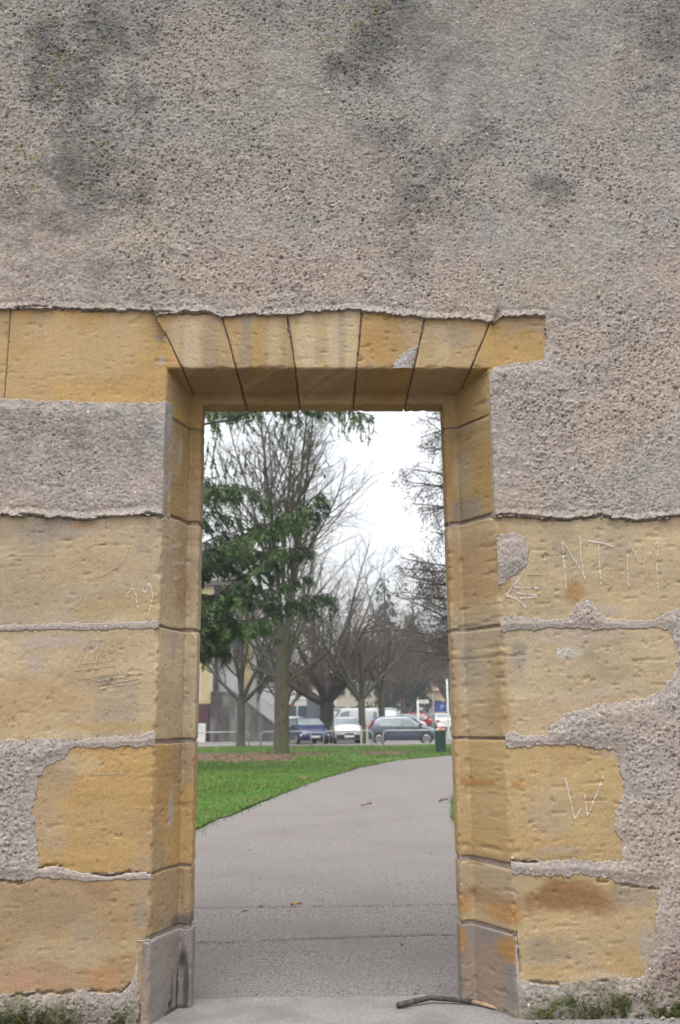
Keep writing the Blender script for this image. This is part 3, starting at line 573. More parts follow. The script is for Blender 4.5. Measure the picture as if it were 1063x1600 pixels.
# path: left and right edges in metres
PLy = [.30, 5.85, 7.14, 7.89, 10.5, 15.2, 20.5, 26.1, 31.2, 34., 37]; PLx = [-1.25, -1.20, -1.10, -.96, -.64, .01, .96, 2.36, 4.73, 7.2, 12.]
PRy = [.30, 6.15, 9.5, 14, 20, 26, 29, 33.]; PRx = [1.35, 1.27, 1.70, 2.6, 4.2, 7.2, 9.8, 16.]
def pl(y): return float(np.interp(y, PLy, PLx)) + .05*(float(vn(np.array([y*1.7]), np.array([.5]), 300)[0])-.5) + .03*(float(vn(np.array([y*8.]), np.array([.5]), 301)[0])-.5)
def pr(y): return float(np.interp(y, PRy, PRx)) + .10*(float(vn(np.array([y*2.3]), np.array([.5]), 302)[0])-.5)
SEAMS = [[(-1.3, 2.06), (-.3, 2.05), (.2, 2.035), (1.3, 2.05)], [(-1.0, 1.22), (-.45, 1.23), (0., 1.28), (.42, 1.315), (.6, 1.30), (1.2, 1.31)]]
def asph_h(X, Y):
    h = .004*(fbm(X*1.2, Y*1.2, 310, 3)-.5)*(1-sst(2.6, 3.58, Y)) + .0075*(fbm(X*75, Y*75, 311, 2)-.5)*(1-sst(2.6, 3.58, Y))
    for s in SEAMS:
        d = line_dist(X + .01*(vn(X*20, Y*20, 313)-.5), Y + .03*(fbm(X*12, Y*12, 312, 3)-.5), s); h = h - .03*(1-sst(.008, .026, d))*sst(.25, .5, fbm(X*5, Y*5, 315, 2)+.12)
    d = np.abs(Y - .315 + .045*(fbm(X*7, X*0, 334, 4)-.5)); h = h - .022*(1-sst(.008, .03, d + .012*(fbm(X*30, Y*30, 317, 2)-.5)))
    return h
merge('path', [sheet_xy('path', lambda y: -1.06, lambda y: 1.06, list(np.arange(.27, 1.5, .008)) + list(np.arange(1.5, 3.6, .016)), -.004, None, 265, hf=asph_h),
    sheet_xy('path', pl, pr, list(np.arange(3.586, 12, .12)) + list(np.arange(12, 32.8, .35)), -.005, None, 14, hf=lambda X, Y: .012*(fbm(X*.9, Y*.9, 310, 3)-.5)*sst(3.58, 6, Y)),
    sheet_xy('path', lambda y: pl(y), lambda y: -1.05, np.arange(.30, 3.7, .1), -.010, None, 4),
    sheet_xy('path', lambda y: 1.05, lambda y: pr(y), np.arange(.30, 3.7, .1), -.010, None, 4)], M_asph)
# turf either side
lawn_h = lambda X, Y: .05*(fbm(X*.35, Y*.35, 320, 3)-.5)
merge('lawn', [sheet_xy('lawn', lambda y: -40, lambda y: pl(y) - .07*float(vn(np.array([y*3.1]), np.array([.3]), 305)[0]), list(np.arange(1.0, 36.8, .12)), .006, None, 60, hf=lambda X, Y: lawn_h(X, Y)*sst(0, 1.5, np.vectorize(pl)(Y)-X)),
    sheet_xy('lawn', lambda y: pr(y), lambda y: 45, list(np.arange(1.0, 32.8, .5)), .006, None, 30),
    sheet_xy('lawn', lambda y: -40, lambda y: 30, list(np.arange(36.8, 47.3, .5)), .006, None, 70, hf=lawn_h)], M_lawn)
# kerb and car park behind it
k = MB().box(-14, 28, 47.3, 47.45, gz(47.4)-.2, gz(47.4)+.08)
tag(k.build('kerb', mat_noise('kerb concrete', (.3, .29, .27), (.4, .38, .36), 12, .9, .3), bevel=.01), kind='structure')
sheet_xy('car_park', lambda y: -60, lambda y: 60, list(np.arange(47.4, 130, 2)), -.01, M_lot, 8)
# threshold slab with a worn front
X, Y = np.meshgrid(np.arange(-1.6, 1.61, .012), np.arange(-.42, .335, .012), indexing='ij')
Zt = .002 + .004*(fbm(X*4, Y*4, 330, 3)-.5) + .002*(fbm(X*50, Y*50, 331, 2)-.5) - .012*(1-sst(.004, .014, line_dist(X, Y + .03*(fbm(X*9, Y*9, 332, 3)-.5), [(-.6, .245), (-.1, .255), (.05, .215), (.3, .235), (.6, .20)])))*sst(.35, .55, fbm(X*4, Y*4, 333, 2)) - .035*sst(.285, .315, Y + .045*(fbm(X*7, X*0, 334, 4)-.5))
i = np.arange(X.size).reshape(X.shape); q = np.stack([i[:-1, :-1], i[1:, :-1], i[1:, 1:], i[:-1, 1:]], -1).reshape(-1, 4)
tag(mesh_np('threshold_pavement', np.stack([X.ravel(), Y.ravel(), Zt.ravel()], 1), q, M_conc), kind='structure')

def grit():
    r = np.random.RandomState(6); V = []; Q = []
    for k in range(420):
        y = .35 + 9*r.rand()**1.6; x = r.uniform(-.2, .2)*(y+3.3) + .05; q = r.uniform(.003, .008)*(1+.12*y); a = r.rand()*6.3; z = gz(y) + .002; b = len(V); e = .3+.6*r.rand()
        for t in range(4): V.append((x + q*math.cos(a+t*1.57)*(1 if t % 2 else e), y + q*math.sin(a+t*1.57)*(1 if t % 2 else e), z))
        V.append((x, y, z + q*.6)); Q += [(b, b+1, b+4), (b+1, b+2, b+4), (b+2, b+3, b+4), (b+3, b, b+4)]
    tag(mesh_np('grit', V, np.array(Q), mat_noise('grit', (.03, .026, .022), (.17, .14, .11), 9, .9, 0), smooth=False), 'fine dark grit and leaf crumbs scattered over the path', 'grit', kind='stuff')
grit()
# ---- grass blades
def grass():
    r = np.random.RandomState(5); T = []
    def scatter(n, y0, y1, h, w):
        y = y0 + (y1-y0)*r.rand(n); half = .23*(y+3.3)+.5; x = (r.rand(n)*2-1)*half + .2
        PLv = np.interp(y, PLy, PLx); PRv = np.interp(y, PRy, PRx)
        edge = np.minimum(np.abs(x-PLv), np.abs(x-PRv))
        keep = ((x < PLv + .16*r.rand(n)**3) | (x > PRv - .05*r.rand(n))) | (y > 37)
        lit = (y > 25.5) & (y < 36) & (r.rand(n) < .75*sst(.42, .55, fbm(x*.5, y*.22, 341, 3)))
        keep &= ~lit; x, y = x[keep], y[keep]; n = len(x)
        z = np.interp(y, TY, TZ) + .004 + .05*(fbm(x*.35, y*.35, 320, 3)-.5)*sst(0, 1.5, np.interp(y, PLy, PLx)-x)
        a = r.rand(n)*6.283; hh = h*(.4 + .8*r.rand(n))*(.6+.8*fbm(x*.8, y*.8, 342, 3)); ww = w*(.6+.8*r.rand(n)); l = hh*(.2+.6*r.rand(n)); b = r.rand(n)*6.283
        P0 = np.stack([x-np.cos(a)*ww, y-np.sin(a)*ww, z], 1); P1 = np.stack([x+np.cos(a)*ww, y+np.sin(a)*ww, z], 1)
        P2 = np.stack([x+np.cos(b)*l, y+np.sin(b)*l, z+hh], 1); T.append(np.stack([P0, P1, P2], 1).reshape(-1, 3))
    scatter(52000, 3, 11, .045, .0035); scatter(50000, 11, 24, .05, .007); scatter(50000, 24, 47.2, .06, .014)
    V = np.vstack(T); m = mat_noise('grass blade', (.042, .098, .009), (.088, .172, .018), 1.3, .7, 0, c2=(.125, .165, .04), scale2=9)
    tag(mesh_np('grass', V, np.arange(len(V)).reshape(-1, 3), m, smooth=False), 'short mown green grass of the lawn beside the curving path', 'grass', kind='stuff')
grass()
# ---- leaf litter under the trees
def litter():
    r = np.random.RandomState(9); n = 9000; y = 24.5 + 12*r.rand(n); x = -11 + 16*r.rand(n)
    d = fbm(x*.5, y*.22, 341, 3) + .10*np.exp(-((y-30.5)/3.2)**2)*(x < .5) - .13*sst(-1.2, .8, x)
    k = (r.rand(n) < sst(.44, .58, d)) & (x < np.interp(y, PLy, PLx)-.2); x, y = x[k], y[k]
    x = np.r_[x, -9 + 16*r.rand(140)]; y = np.r_[y, 9+37*r.rand(140)]; k = (x < np.interp(y, PLy, PLx)-.1) | (y > 37); x, y = x[k], y[k]; n = len(x)
    z = np.interp(y, TY, TZ) + .028; a = r.rand(n)*6.283; s = .045+.06*r.rand(n); V = np.zeros((n, 4, 3))
    for j, (u, v) in enumerate(((-1, 0), (0, -.55), (1, 0), (0, .55))):
        V[:, j, 0] = x + s*(u*np.cos(a)-v*np.sin(a)); V[:, j, 1] = y + s*(u*np.sin(a)+v*np.cos(a)); V[:, j, 2] = z + .05*r.rand(n)*(j % 2 == 0)
    tag(mesh_np('leaf_litter', V.reshape(-1, 3), np.arange(4*n).reshape(-1, 4), mat_noise('dead leaves', (.06, .035, .025), (.15, .095, .06), 2.5, .85, 0, c2=(.11, .06, .042), scale2=7), smooth=False), 'brown dead leaves strewn over the lawn under the trees', 'leaves', kind='stuff')
litter()

# ================================================================== TREES
class Wood:
    """branch tubes gathered in numpy-friendly lists"""
    def __init__(s): s.V = []; s.F = []; s.n = 0
    def tube(s, P, R, k):
        P = np.asarray(P); m = len(P); D = np.gradient(P, axis=0); D /= np.linalg.norm(D, axis=1, keepdims=True)+1e-9
        up = np.array([0.31, .17, .94]) if abs(D[0, 2]) < .9 else np.array([.9, .3, .1])
        A = np.cross(D, up); A /= np.linalg.norm(A, axis=1, keepdims=True)+1e-9; B = np.cross(D, A); R = np.asarray(R)[:, None, None]
        t = np.arange(k)*2*math.pi/k; ring = P[:, None] + R*(A[:, None]*np.cos(t)[None, :, None] + B[:, None]*np.sin(t)[None, :, None])
        i = np.arange(m*k).reshape(m, k) + s.n; j = np.roll(i, -1, 1)
        s.V.append(ring.reshape(-1, 3)); s.F.append(np.stack([i[:-1], j[:-1], j[1:], i[1:]], -1).reshape(-1, 4)); s.n += m*k
    def build(s, name, mat, parent): return mesh_np(name, np.vstack(s.V), np.vstack(s.F), mat, parent)
def limb(r, p, d, L, r0, r1, n, wob, grav):
    P = [np.array(p, float)]; d = np.array(d, float); d /= np.linalg.norm(d)
    for i in range(n):
        d = d + wob*r.randn(3) + np.array([0, 0, grav]); d /= np.linalg.norm(d); P.append(P[-1] + d*L/n)
    return np.array(P), np.linspace(r0, r1, n+1)
def spread(r, d, ang):
    d = d/np.linalg.norm(d); a = r.randn(3); a -= d*a.dot(d); a /= np.linalg.norm(a)+1e-9
    return d*math.cos(ang) + a*math.sin(ang)
def branchy(w, r, P, R, lvl, spec, tips=None):
    """spec[lvl] = (count per metre, length factor, angle deg, gravity, wobble, min radius)"""
    if lvl >= len(spec):
        if tips is not None: tips.append(P[-1])
        return
    den, lf, ang, gr, wb, mr = spec[lvl]; seg = np.linalg.norm(np.diff(P, axis=0), axis=1); L = seg.sum(); n = max(1, int(den*L + r.rand()))
    for c in range(n):
        t = .18 + .82*(c + r.rand())/n; i = min(len(P)-2, int(t*(len(P)-1))); f = t*(len(P)-1)-i; p = P[i]*(1-f) + P[i+1]*f
        d = spread(r, P[i+1]-P[i], math.radians(ang*(.7+.6*r.rand()))); l = lf*L*(1.15-.75*t)*(.7+.6*r.rand()); rr = max(mr, R[i]*.55)
        Q, S = limb(r, p, d, l, rr, max(mr*.55, rr*.3), 3 if lvl >= len(spec)-1 else 5, wb, gr)
        w.tube(Q, S, 3 if lvl > 0 else 4); branchy(w, r, Q, S, lvl+1, spec, tips)
M_bark = mat_noise('mossy bark', (.050, .043, .028), (.095, .085, .058), 9, .95, .8, dist=.03, stretch=(1, 1, .3), c2=(.062, .068, .030), scale2=2)
M_barkd = mat_noise('dark bark', (.026, .021, .019), (.05, .04, .036), 10, .95, .8, dist=.03, stretch=(1, 1, .3))
M_barkg = mat_noise('grey bark', (.055, .05, .046), (.10, .093, .085), 9, .95, .6, dist=.02, stretch=(1, 1, .3))
M_twig = mat_noise('twigs', (.050, .039, .030), (.082, .065, .050), 4, .9, 0)
M_twigg = mat_noise('olive twigs', (.055, .05, .034), (.092, .086, .055), 3, .9, 0)
def tree_root(name, label, cat, x, y, group=None): return thing(name, label, cat, (x, y, gz(y)-.05), 0, group)

# -- tall twin-stemmed tree in the lawn
def main_tree():
    r = np.random.RandomState(11); t = tree_root('twin_stemmed_tree', 'tall bare tree with mossy trunk dividing into upright stems in the lawn', 'tree', -1.38, 33.8, 'bare trees in the park')
    tr = Wood(); P = np.array([(0, 0, -.1), (0, 0, .08), (.0, 0, .35), (.01, 0, 1.2), (.02, 0, 2.4), (.0, 0, 3.5), (-.02, 0, 4.3)]); tr.tube(P, [.40, .34, .29, .27, .26, .26, .25], 12)
    w = Wood(); cr = Wood()
    stems = [((-.08, 0, 3.9), (-.03, .0, 1), 11.5, .14), ((.16, .05, 3.6), (.055, .0, 1), 11.5, .13), ((-.2, .1, 5.2), (-.16, .1, 1), 9.5, .10), ((.3, 0, 5.4), (.14, -.05, 1), 9.5, .10), ((0, -.1, 6.2), (.05, -.08, 1), 8.5, .09), ((-.1, 0, 4.6), (-.33, .1, 1), 8, .09)]
    sp = [(2.3, .36, 38, .05, .10, .011), (3.0, .50, 40, .03, .13, .007), (3.6, .55, 42, 0, .16, .0055)]
    for p, d, L, rad in stems:
        Q, S = limb(r, p, d, L, rad*.9, .014, 12, .035, .02); w.tube(Q, S, 7); branchy(cr, r, Q, S, 0, sp)
    low = [((.1, 0, 2.75), (.75, .1, .55), 4.6, .075), ((.05, 0, 3.1), (.62, -.2, .85), 4.6, .07), ((-.1, 0, 2.9), (-.75, .2, .35), 3.6, .06), ((-.1, 0, 3.4), (-.8, -.2, .5), 3.8, .055), ((.1, 0, 3.9), (.8, .1, .5), 4.2, .06), ((.0, 0, 2.4), (.5, .3, .5), 3.8, .05), ((.1, 0, 4.7), (.7, 0, .7), 4.2, .05), ((-.1, 0, 5.0), (-.7, 0, .7), 4.0, .05)]
    for p, d, L, rad in low:
        Q, S = limb(r, p, d, L, rad*.75, .012, 8, .09, .02); w.tube(Q, S, 6); branchy(cr, r, Q, S, 0, [(2.0, .40, 38, .03, .12, .010), (3.0, .5, 42, .02, .15, .007)])
    tr.build('trunk', M_bark, t); w.build('limbs', M_bark, t); cr.build('crown', M_twigg, t)
main_tree()
def park_tree(name, label, x, y, H, rad, fork, seed, bark, twig, spread_a=30, nl=5, dens=1.0, lfac=.75, mr=.009, group='bare trees in the park', lvls=3, grav=.03, rz=None):
    r = np.random.RandomState(seed); t = tree_root(name, label, 'tree', x, y, group)
    tr = Wood(); tr.tube(np.array([(0, 0, -.1), (0, 0, .08), (0, 0, .4), (.02, 0, fork*.5), (0, .0, fork+.25)]), [rad*1.5, rad*1.25, rad*1.05, rad, rad*.92], 10)
    w = Wood(); cr = Wood()
    for k in range(nl):
        a = k*2.4 + r.rand()*.6; s = math.radians(spread_a*(.35+.9*r.rand())); d = (math.sin(s)*math.cos(a), math.sin(s)*math.sin(a), math.cos(s)); L = (H-fork)*lfac*(.8+.4*r.rand())
        Q, S = limb(r, (0, 0, fork - .1*k/nl), d, L, rad*.55, .022, 8, .07, grav); w.tube(Q, S, 6)
        branchy(cr, r, Q, S, 0, [(1.9*dens, .42, 40, .03, .12, mr*1.3), (2.6*dens, .48, 44, .02, .15, mr), (3.2*dens, .5, 46, 0, .18, mr*.8)][:lvls])
    tr.build('trunk', bark, t); w.build('limbs', bark, t); cr.build('crown', twig, t); return t
park_tree('fork_tree', 'smaller bare tree forking low in front of the stained concrete stair wall', -3.95, 46.4, 9.5, .21, 2.3, 21, M_barkg, M_twig, 38, 6, .9, .8)
park_tree('pollard_tree', 'dark broad tree with thick spreading limbs behind the blue and white cars', .55, 54.5, 9.2, .43, 2.3, 22, M_barkd, M_twig, 62, 13, 1.1, .78, .011, grav=.045)
park_tree('slim_tree', 'slim bare tree rising between the white hatchback and the grey hatchback', 2.45, 50.4, 8.5, .20, 2.4, 23, M_bark, M_twig, 35, 5, .9, .75)
park_tree('slim_tree', 'slim bare tree standing behind the roof of the grey hatchback', 3.95, 56, 9.5, .2, 3.0, 24, M_bark, M_twig, 30, 5, .9, .75)

park_tree('fork_tree', 'tall thin bare tree directly behind the twin-stemmed tree', -1.95, 43.5, 15.5, .18, 3.2, 25, M_barkg, M_twigg, 34, 5, .75, .8, .007)
park_tree('fork_tree', 'taller bare tree with fine arching twigs behind the dark broad tree', .75, 59.5, 14.5, .2, 3.0, 26, M_barkg, M_twig, 34, 8, .8, .8, .010)
# -- drooping conifer whose boughs reach in from the left
def needles(r, P, out, n, ln, wd, droop=.5):
    """flat needle sprays hung along a twig"""
    m = len(P)-1
    t = r.rand(n)*m; i = np.minimum(t.astype(int), m-1); f = (t-i)[:, None]; p = P[i]*(1-f) + P[i+1]*f; ax = P[i+1]-P[i]; ax /= np.linalg.norm(ax, axis=1, keepdims=True)+1e-9
    d = ax*.7 + r.randn(n, 3)*.55 + np.array([0, 0, -droop]); d /= np.linalg.norm(d, axis=1, keepdims=True); s = np.cross(d, r.randn(n, 3)); s /= np.linalg.norm(s, axis=1, keepdims=True)+1e-9
    l = (ln*(.5+.9*r.rand(n)))[:, None]; w_ = (wd*(.6+.8*r.rand(n)))[:, None]
    out.append(np.stack([p - s*w_*.3, p + d*l*.45 - s*w_, p + d*l, p + d*l*.45 + s*w_], 1))
def conifer(name, label, x, y, boughs, trunk, seed, mat, ln=.14, wd=.022, per=26, hang=.55, bark=None, group=None, spray=7.0, tw=.012, tips=None):
    r = np.random.RandomState(seed); t = tree_root(name, label, 'tree', x, y, group); z0 = gz(y)-.05
    tr = Wood(); tr.tube(np.array(trunk[0]), trunk[1], 10); w = Wood(); N = []
    for pts, rad, dn in boughs:
        p = np.array(pts, float) - np.array([x, y, z0]); L = np.r_[0, np.cumsum(np.linalg.norm(np.diff(p, axis=0), axis=1))]; n = max(6, int(L[-1]/.25)); tt = np.linspace(0, L[-1], n)
        P = np.stack([np.interp(tt, L, p[:, k]) for k in range(3)], 1) + .03*r.randn(n, 3); w.tube(P, np.linspace(rad, .012, n), 5)
        side = np.cross(P[-1]-P[0], (0, 0, 1.)); side /= np.linalg.norm(side)+1e-9
        if dn <= 0: continue
        for c in range(int(L[-1]*spray*dn)):
            u = r.rand()**.8*(n-1); i = min(n-2, int(u)); q = P[i] + (P[i+1]-P[i])*(u-i); sg = 1 if r.rand() < .5 else -1
            fw = (P[-1]-P[0])/L[-1]; d = side*sg*(.3+.9*r.rand()) + fw*(.2+.8*r.rand()) + np.array([0, 0, -hang*(.3+1.2*r.rand())]); l = (.25+.75*r.rand())*(1.15-.55*u/n)
            Q, S = limb(r, q, d, l, tw, .004, 4, .10, -.16*hang*2); w.tube(Q, S, 3); needles(r, Q, N, int(per*l*(.6+.6*r.rand()))+3, ln, wd)
            for _ in range(2):
                k = r.randint(1, 4); Q2, S2 = limb(r, Q[k], spread(r, Q[k+1]-Q[k], .7), l*.45, tw*.6, .003, 3, .12, -.2*hang*2); needles(r, Q2, N, int(per*l*.5)+2, ln, wd)
    if tips: tips(t, w, N)
    tr.build('trunk', bark or M_barkd, t); w.build('boughs', bark or M_barkd, t)
    V = np.concatenate(N).reshape(-1, 3); mesh_np('crown', V, np.arange(len(V)).reshape(-1, 4), mat, t, False)
M_needle = mat_noise('conifer needles', (.013, .028, .012), (.045, .086, .027), 1.4, .7, 0, c2=(.088, .148, .042), scale2=1.0)
M_needlef = mat_noise('blue green needles', (.018, .042, .028), (.042, .082, .048), 1.2, .8, 0)
CY = 20.0; SX = (CY+3.25)/1470.
def B(*px): # bough drawn in the plane of the tree, then given depth
    return [(-.048 + (a-492)*SX + .0, CY + dy, .95 + (1118-b)*SX) for a, b, dy in px]
boughs = [(B((170, 930, 0), (260, 880, -.3), (330, 868, -.6), (400, 838, -.8), (450, 815, -1.0), (500, 782, -1.1)), .05, 1.5),
          (B((170, 905, 0), (260, 862, .5), (340, 852, .9), (410, 850, 1.2), (470, 838, 1.4)), .04, 1.3),
          (B((170, 1000, 0), (260, 965, -.5), (340, 935, -.8), (390, 905, -1), (440, 868, -1.2)), .04, 1.3),
          (B((170, 990, 0), (260, 940, .4), (320, 925, .7), (380, 925, 1.), (425, 940, 1.2)), .04, 1.5),
          (B((170, 1010, 0), (250, 975, .2), (310, 950, .3), (360, 945, .3), (400, 925, .3), (470, 905, .2), (480, 902, .2)), .035, .55),
          (B((170, 1040, 0), (260, 1000, -.4), (330, 975, -.6), (390, 980, -.8), (432, 965, -.9)), .035, 1.3),
          (B((200, 1050, 0), (290, 985, .3), (340, 965, .4), (365, 985, .5)), .03, 1.4),
          (B((180, 860, 0), (260, 800, .4), (330, 790, .7), (375, 800, .9)), .03, .9),
          (B((180, 980, 0), (260, 900, -.3), (320, 880, -.5), (360, 890, -.5)), .03, 1.4),
          (B((180, 1030, 0), (260, 1010, .3), (320, 1000, .5), (350, 1010, .5)), .03, 1.3),
          (B((190, 760, 0), (260, 740, .2), (320, 735, .3)), .03, .9),
          (B((180, 830, 0), (270, 785, -.4), (340, 765, -.7), (400, 782, -.9)), .028, .8), (B((180, 800, 0), (280, 765, .4), (350, 740, .7), (372, 745, .8)), .025, .6),
          (B((180, 900, 0), (300, 850, .2), (400, 815, .5), (470, 800, .6)), .03, .8),
          (B((385, 975, 1.), (440, 940, 1.), (480, 925, .9), (512, 925, .8)), .014, .8),
          # a bare bough and hanging tips near the top of the opening
          (B((150, 700, 0), (318, 662, -.5), (385, 650, -.7), (480, 630, -1.)), .05, .0),
          (B((150, 640, 0), (320, 615, .3), (430, 605, .5), (540, 608, .7), (585, 622, .8)), .05, .55),
          (B((150, 660, 0), (320, 628, -.4), (420, 622, -.5), (480, 640, -.6)), .045, .5)]
# hanging tips beneath the top boughs
def hang_tips(t, w, N):
    r = np.random.RandomState(33); z0 = t.location.z
    spots = [(545, 645, 40), (535, 640, 35), (556, 640, 38), (568, 650, 32), (549, 650, 45), (575, 655, 20), (447, 640, 100), (455, 645, 80), (478, 650, 30), (420, 650, 60), (505, 645, 25), (370, 680, 80), (388, 660, 50), (350, 690, 60), (330, 680, 70), (500, 700, 36), (470, 640, 40), (435, 650, 60), (460, 735, 40), (495, 730, 40), (400, 700, 70), (360, 720, 80), (340, 760, 80), (322, 700, 110), (326, 720, 90)]
    for a, b, l in spots:
        for s in range(3):
            p = np.array(B((a + r.randn()*5, b, .6*r.randn()))[0]) - np.array([t.location.x, t.location.y, z0]); Q, S = limb(r, p, (.25*r.randn(), .2*r.randn(), -1), l*SX*(.6+.5*r.rand()), .009, .004, 6, .16, -.05); w.tube(Q, S, 3); needles(r, Q, N, int(l*.33), .12, .016, .8)

conifer('drooping_conifer', 'dark green conifer reaching in from the left with drooping boughs', -5.2, CY, boughs, ([(0, 0, -.1), (0, 0, .3), (0, 0, 4), (0, 0, 9), (0, 0, 14)], [.42, .34, .28, .2, .06]), 31, M_needle, ln=.12, wd=.0115, per=95, spray=14.5, tips=hang_tips)
# -- right-hand tree hung with dry seed clusters
def catkin_tree():
    r = np.random.RandomState(41); x, y = 7.6, 35.5; t = tree_root('seed_hung_tree', 'bare tree with hanging dry brown seed clusters behind the right jamb', 'tree', x, y, 'bare trees in the park')
    tr = Wood(); tr.tube(np.array([(0, 0, -.1), (0, 0, .3), (.05, 0, 3), (0, 0, 7), (.1, 0, 12), (.1, 0, 16)]), [.4, .32, .27, .2, .12, .03], 10)
    w = Wood(); cr = Wood(); tips = []; allp = []
    for k in range(58):
        z = 2.8 + k*.21; side = -1 if k % 4 else 1; d = (side*(.9+.2*r.rand()), .45*r.randn(), .50 - .008*k + .15*r.randn()); L = (4.7 - .03*k)*(.75+.4*r.rand())
        if 8 < z < 9.5: L *= .8
        Q, S = limb(r, (0, 0, z), d, L, .07, .014, 9, .07, -.012); w.tube(Q, S, 5); branchy(cr, r, Q, S, 0, [(3.0, .36, 42, -.04, .13, .010), (4.2, .5, 45, -.06, .16, .007)], tips)
    tips = np.array(tips); n = len(tips); reps = 8; p = np.repeat(tips, reps, 0) + r.randn(n*reps, 3)*np.array([.085, .085, .10]); keep = r.rand(len(p)) < .5 + .5*(fbm(p[:, 0]*.8, p[:, 2]*.8, 350, 2) > .5); p = p[keep]; m = len(p)
    a = r.rand(m)*6.283; s = .018+.014*r.rand(m); l = .06+.06*r.rand(m); ca, sa = np.cos(a)*s, np.sin(a)*s; o = np.zeros(m); tx = .03*r.randn(m)
    V = np.stack([np.stack([p[:, 0], p[:, 1], p[:, 2]], 1), np.stack([p[:, 0]+ca+tx*.5, p[:, 1]+sa, p[:, 2]-l*.5], 1), np.stack([p[:, 0]+tx, p[:, 1], p[:, 2]-l], 1), np.stack([p[:, 0]-ca+tx*.5, p[:, 1]-sa, p[:, 2]-l*.5], 1)], 1).reshape(-1, 3)
    tr.build('trunk', M_barkd, t); w.build('limbs', M_barkd, t); cr.build('crown', M_twig, t)
    mesh_np('seed_clusters', V, np.arange(len(V)).reshape(-1, 4), mat_noise('dry seeds', (.05, .041, .036), (.10, .082, .07), 3, .9, 0), t, False)
catkin_tree()
# -- far trees
def spruce(name, label, x, y, H, seed, mat, group=None):
    r = np.random.RandomState(seed); bl = []; z0 = gz(y)
    for k in range(int(H*4.2)):
        f = .12 + .86*k/(H*4.2); a = k*2.399; L = H*.24*(1-f)**.85*(.7+.5*r.rand()) + .2; p = (x, y, z0+H*f)
        bl.append(([p, (x+math.cos(a)*L*.6, y+math.sin(a)*L*.6, z0+H*f - L*.05), (x+math.cos(a)*L, y+math.sin(a)*L, z0+H*f - L*.18)], .03, 1.))
    conifer(name, label, x, y, bl, ([(0, 0, -.1), (0, 0, H*.5), (0, 0, H)], [.3, .18, .03]), seed, mat, ln=.38, wd=.07, per=9, hang=.5, group=group, spray=2.6, tw=.02)
spruce('spruce_tree', 'narrow dark spruce rising above the bare trees beyond the car park', 6.9, 92, 15.6, 51, M_needlef)
spruce('spruce_tree', 'broad dim spruce half hidden to the right of the narrow spruce', 10.3, 98, 12.5, 52, M_needlef)
M_twigf = mat_noise('far twigs', (.066, .054, .044), (.112, .092, .074), 2, .9, 0); M_barkf = mat_noise('far bark', (.055, .05, .045), (.085, .077, .07), 4, .9, 0)
LBL = iter(['pale bare tree standing far left behind the tall conifer boughs', 'bare far tree rising just beside the dark broad tree crown', 'bare far tree over the white vans', 'bare far tree in front of the beige far building', 'bare far tree over the red car', 'bare far tree over the white parked estate car', 'tall bare far tree next to the narrow spruce', 'bare far tree at the very end of the car park', 'bare far tree behind the yellow building', 'low bare far tree behind the stair wall', 'bare far tree closing the view beside the right jamb', 'wide bare far tree behind the blue parking sign', 'bare far tree furthest away along the avenue', 'thin bare far tree between spruce and seed hung tree'])
def copy_tree(o, parent=None):
    c = o.copy(); COL.objects.link(c); c.parent = parent
    for ch in list(o.children): copy_tree(ch, c)
    return c
protos = [park_tree('far_tree', next(LBL), -4.5, 66, 11, .22, 2.2, 61, M_barkf, M_twigf, 40, 8, 1.1, .75, .016, 'far bare trees', grav=.03), park_tree('far_tree', next(LBL), 3.4, 72, 11, .24, 2.5, 62, M_barkf, M_twigf, 45, 9, 1.1, .75, .017, 'far bare trees'), park_tree('far_tree', next(LBL), 6.4, 80, 10, .2, 2.2, 63, M_barkf, M_twigf, 42, 9, 1.1, .75, .018, 'far bare trees')]
for k, (x, y, s, a) in enumerate(((8.6, 104, 1.1, 1), (12.3, 110, 1.25, 2), (16.5, 118, 1.3, 3), (8.0, 86, 1.2, 4.4), (18.5, 128, 1.35, .5), (-9.5, 74, 1.1, 2.2), (-2.4, 70, .85, 5), (14.6, 96, 1.15, .3), (17.3, 108, 1.35, 4), (24, 150, 1.9, 1.5), (12.2, 126, 1.35, 3.3))):
    c = copy_tree(protos[k % 3]); c.location = (x, y, gz(y)-.05); c.rotation_euler = (0, 0, a); c.scale = (s, s, s); c['label'] = next(LBL)

# ================================================================== BUILDINGS
M_white = mat_noise('white paint wall', (.48, .475, .46), (.56, .555, .54), 3, .85, .1); M_yel = mat_noise('cream yellow wall', (.38, .31, .16), (.45, .37, .20), 3, .85, .1)
M_mar = mat_noise('maroon base', (.055, .022, .035), (.08, .035, .05), 3, .8, .1); M_dbr = mat_plain('dark brown post', (.045, .032, .03), .7)
M_con = mat_noise('stained concrete', (.095, .091, .085), (.175, .169, .16), 2.2, .92, .4, dist=.02, stretch=(1.6, 1.6, .35), c2=(.055, .052, .048), scale2=1.3)
M_rail = mat_plain('grey galvanised rail', (.30, .31, .32), .45, .6); M_glass = mat_plain('window glass', (.05, .06, .07), .1, 0, .6); M_roof = mat_noise('roof tiles', (.16, .09, .07), (.24, .14, .10), 5, .9, .3)
g0 = gz(57)-.03
b = thing('yellow_building', 'cream and white building with maroon base at the left of the park', 'building', (0, 0, 0))
MB().box(-16, -6.95, 57.2, 70, g0, 9.2).build('wall', M_white, b); MB().box(-16, -6.93, 57.15, 57.2, g0, 1.75).build('base_band', M_mar, b)
MB().box(-7.35, -6.72, 57.0, 57.6, 1.75, 9.2).build('column', M_yel, b); MB().box(-7.35, -6.72, 57.0, 57.6, g0, 1.75).build('column_base', M_mar, b)
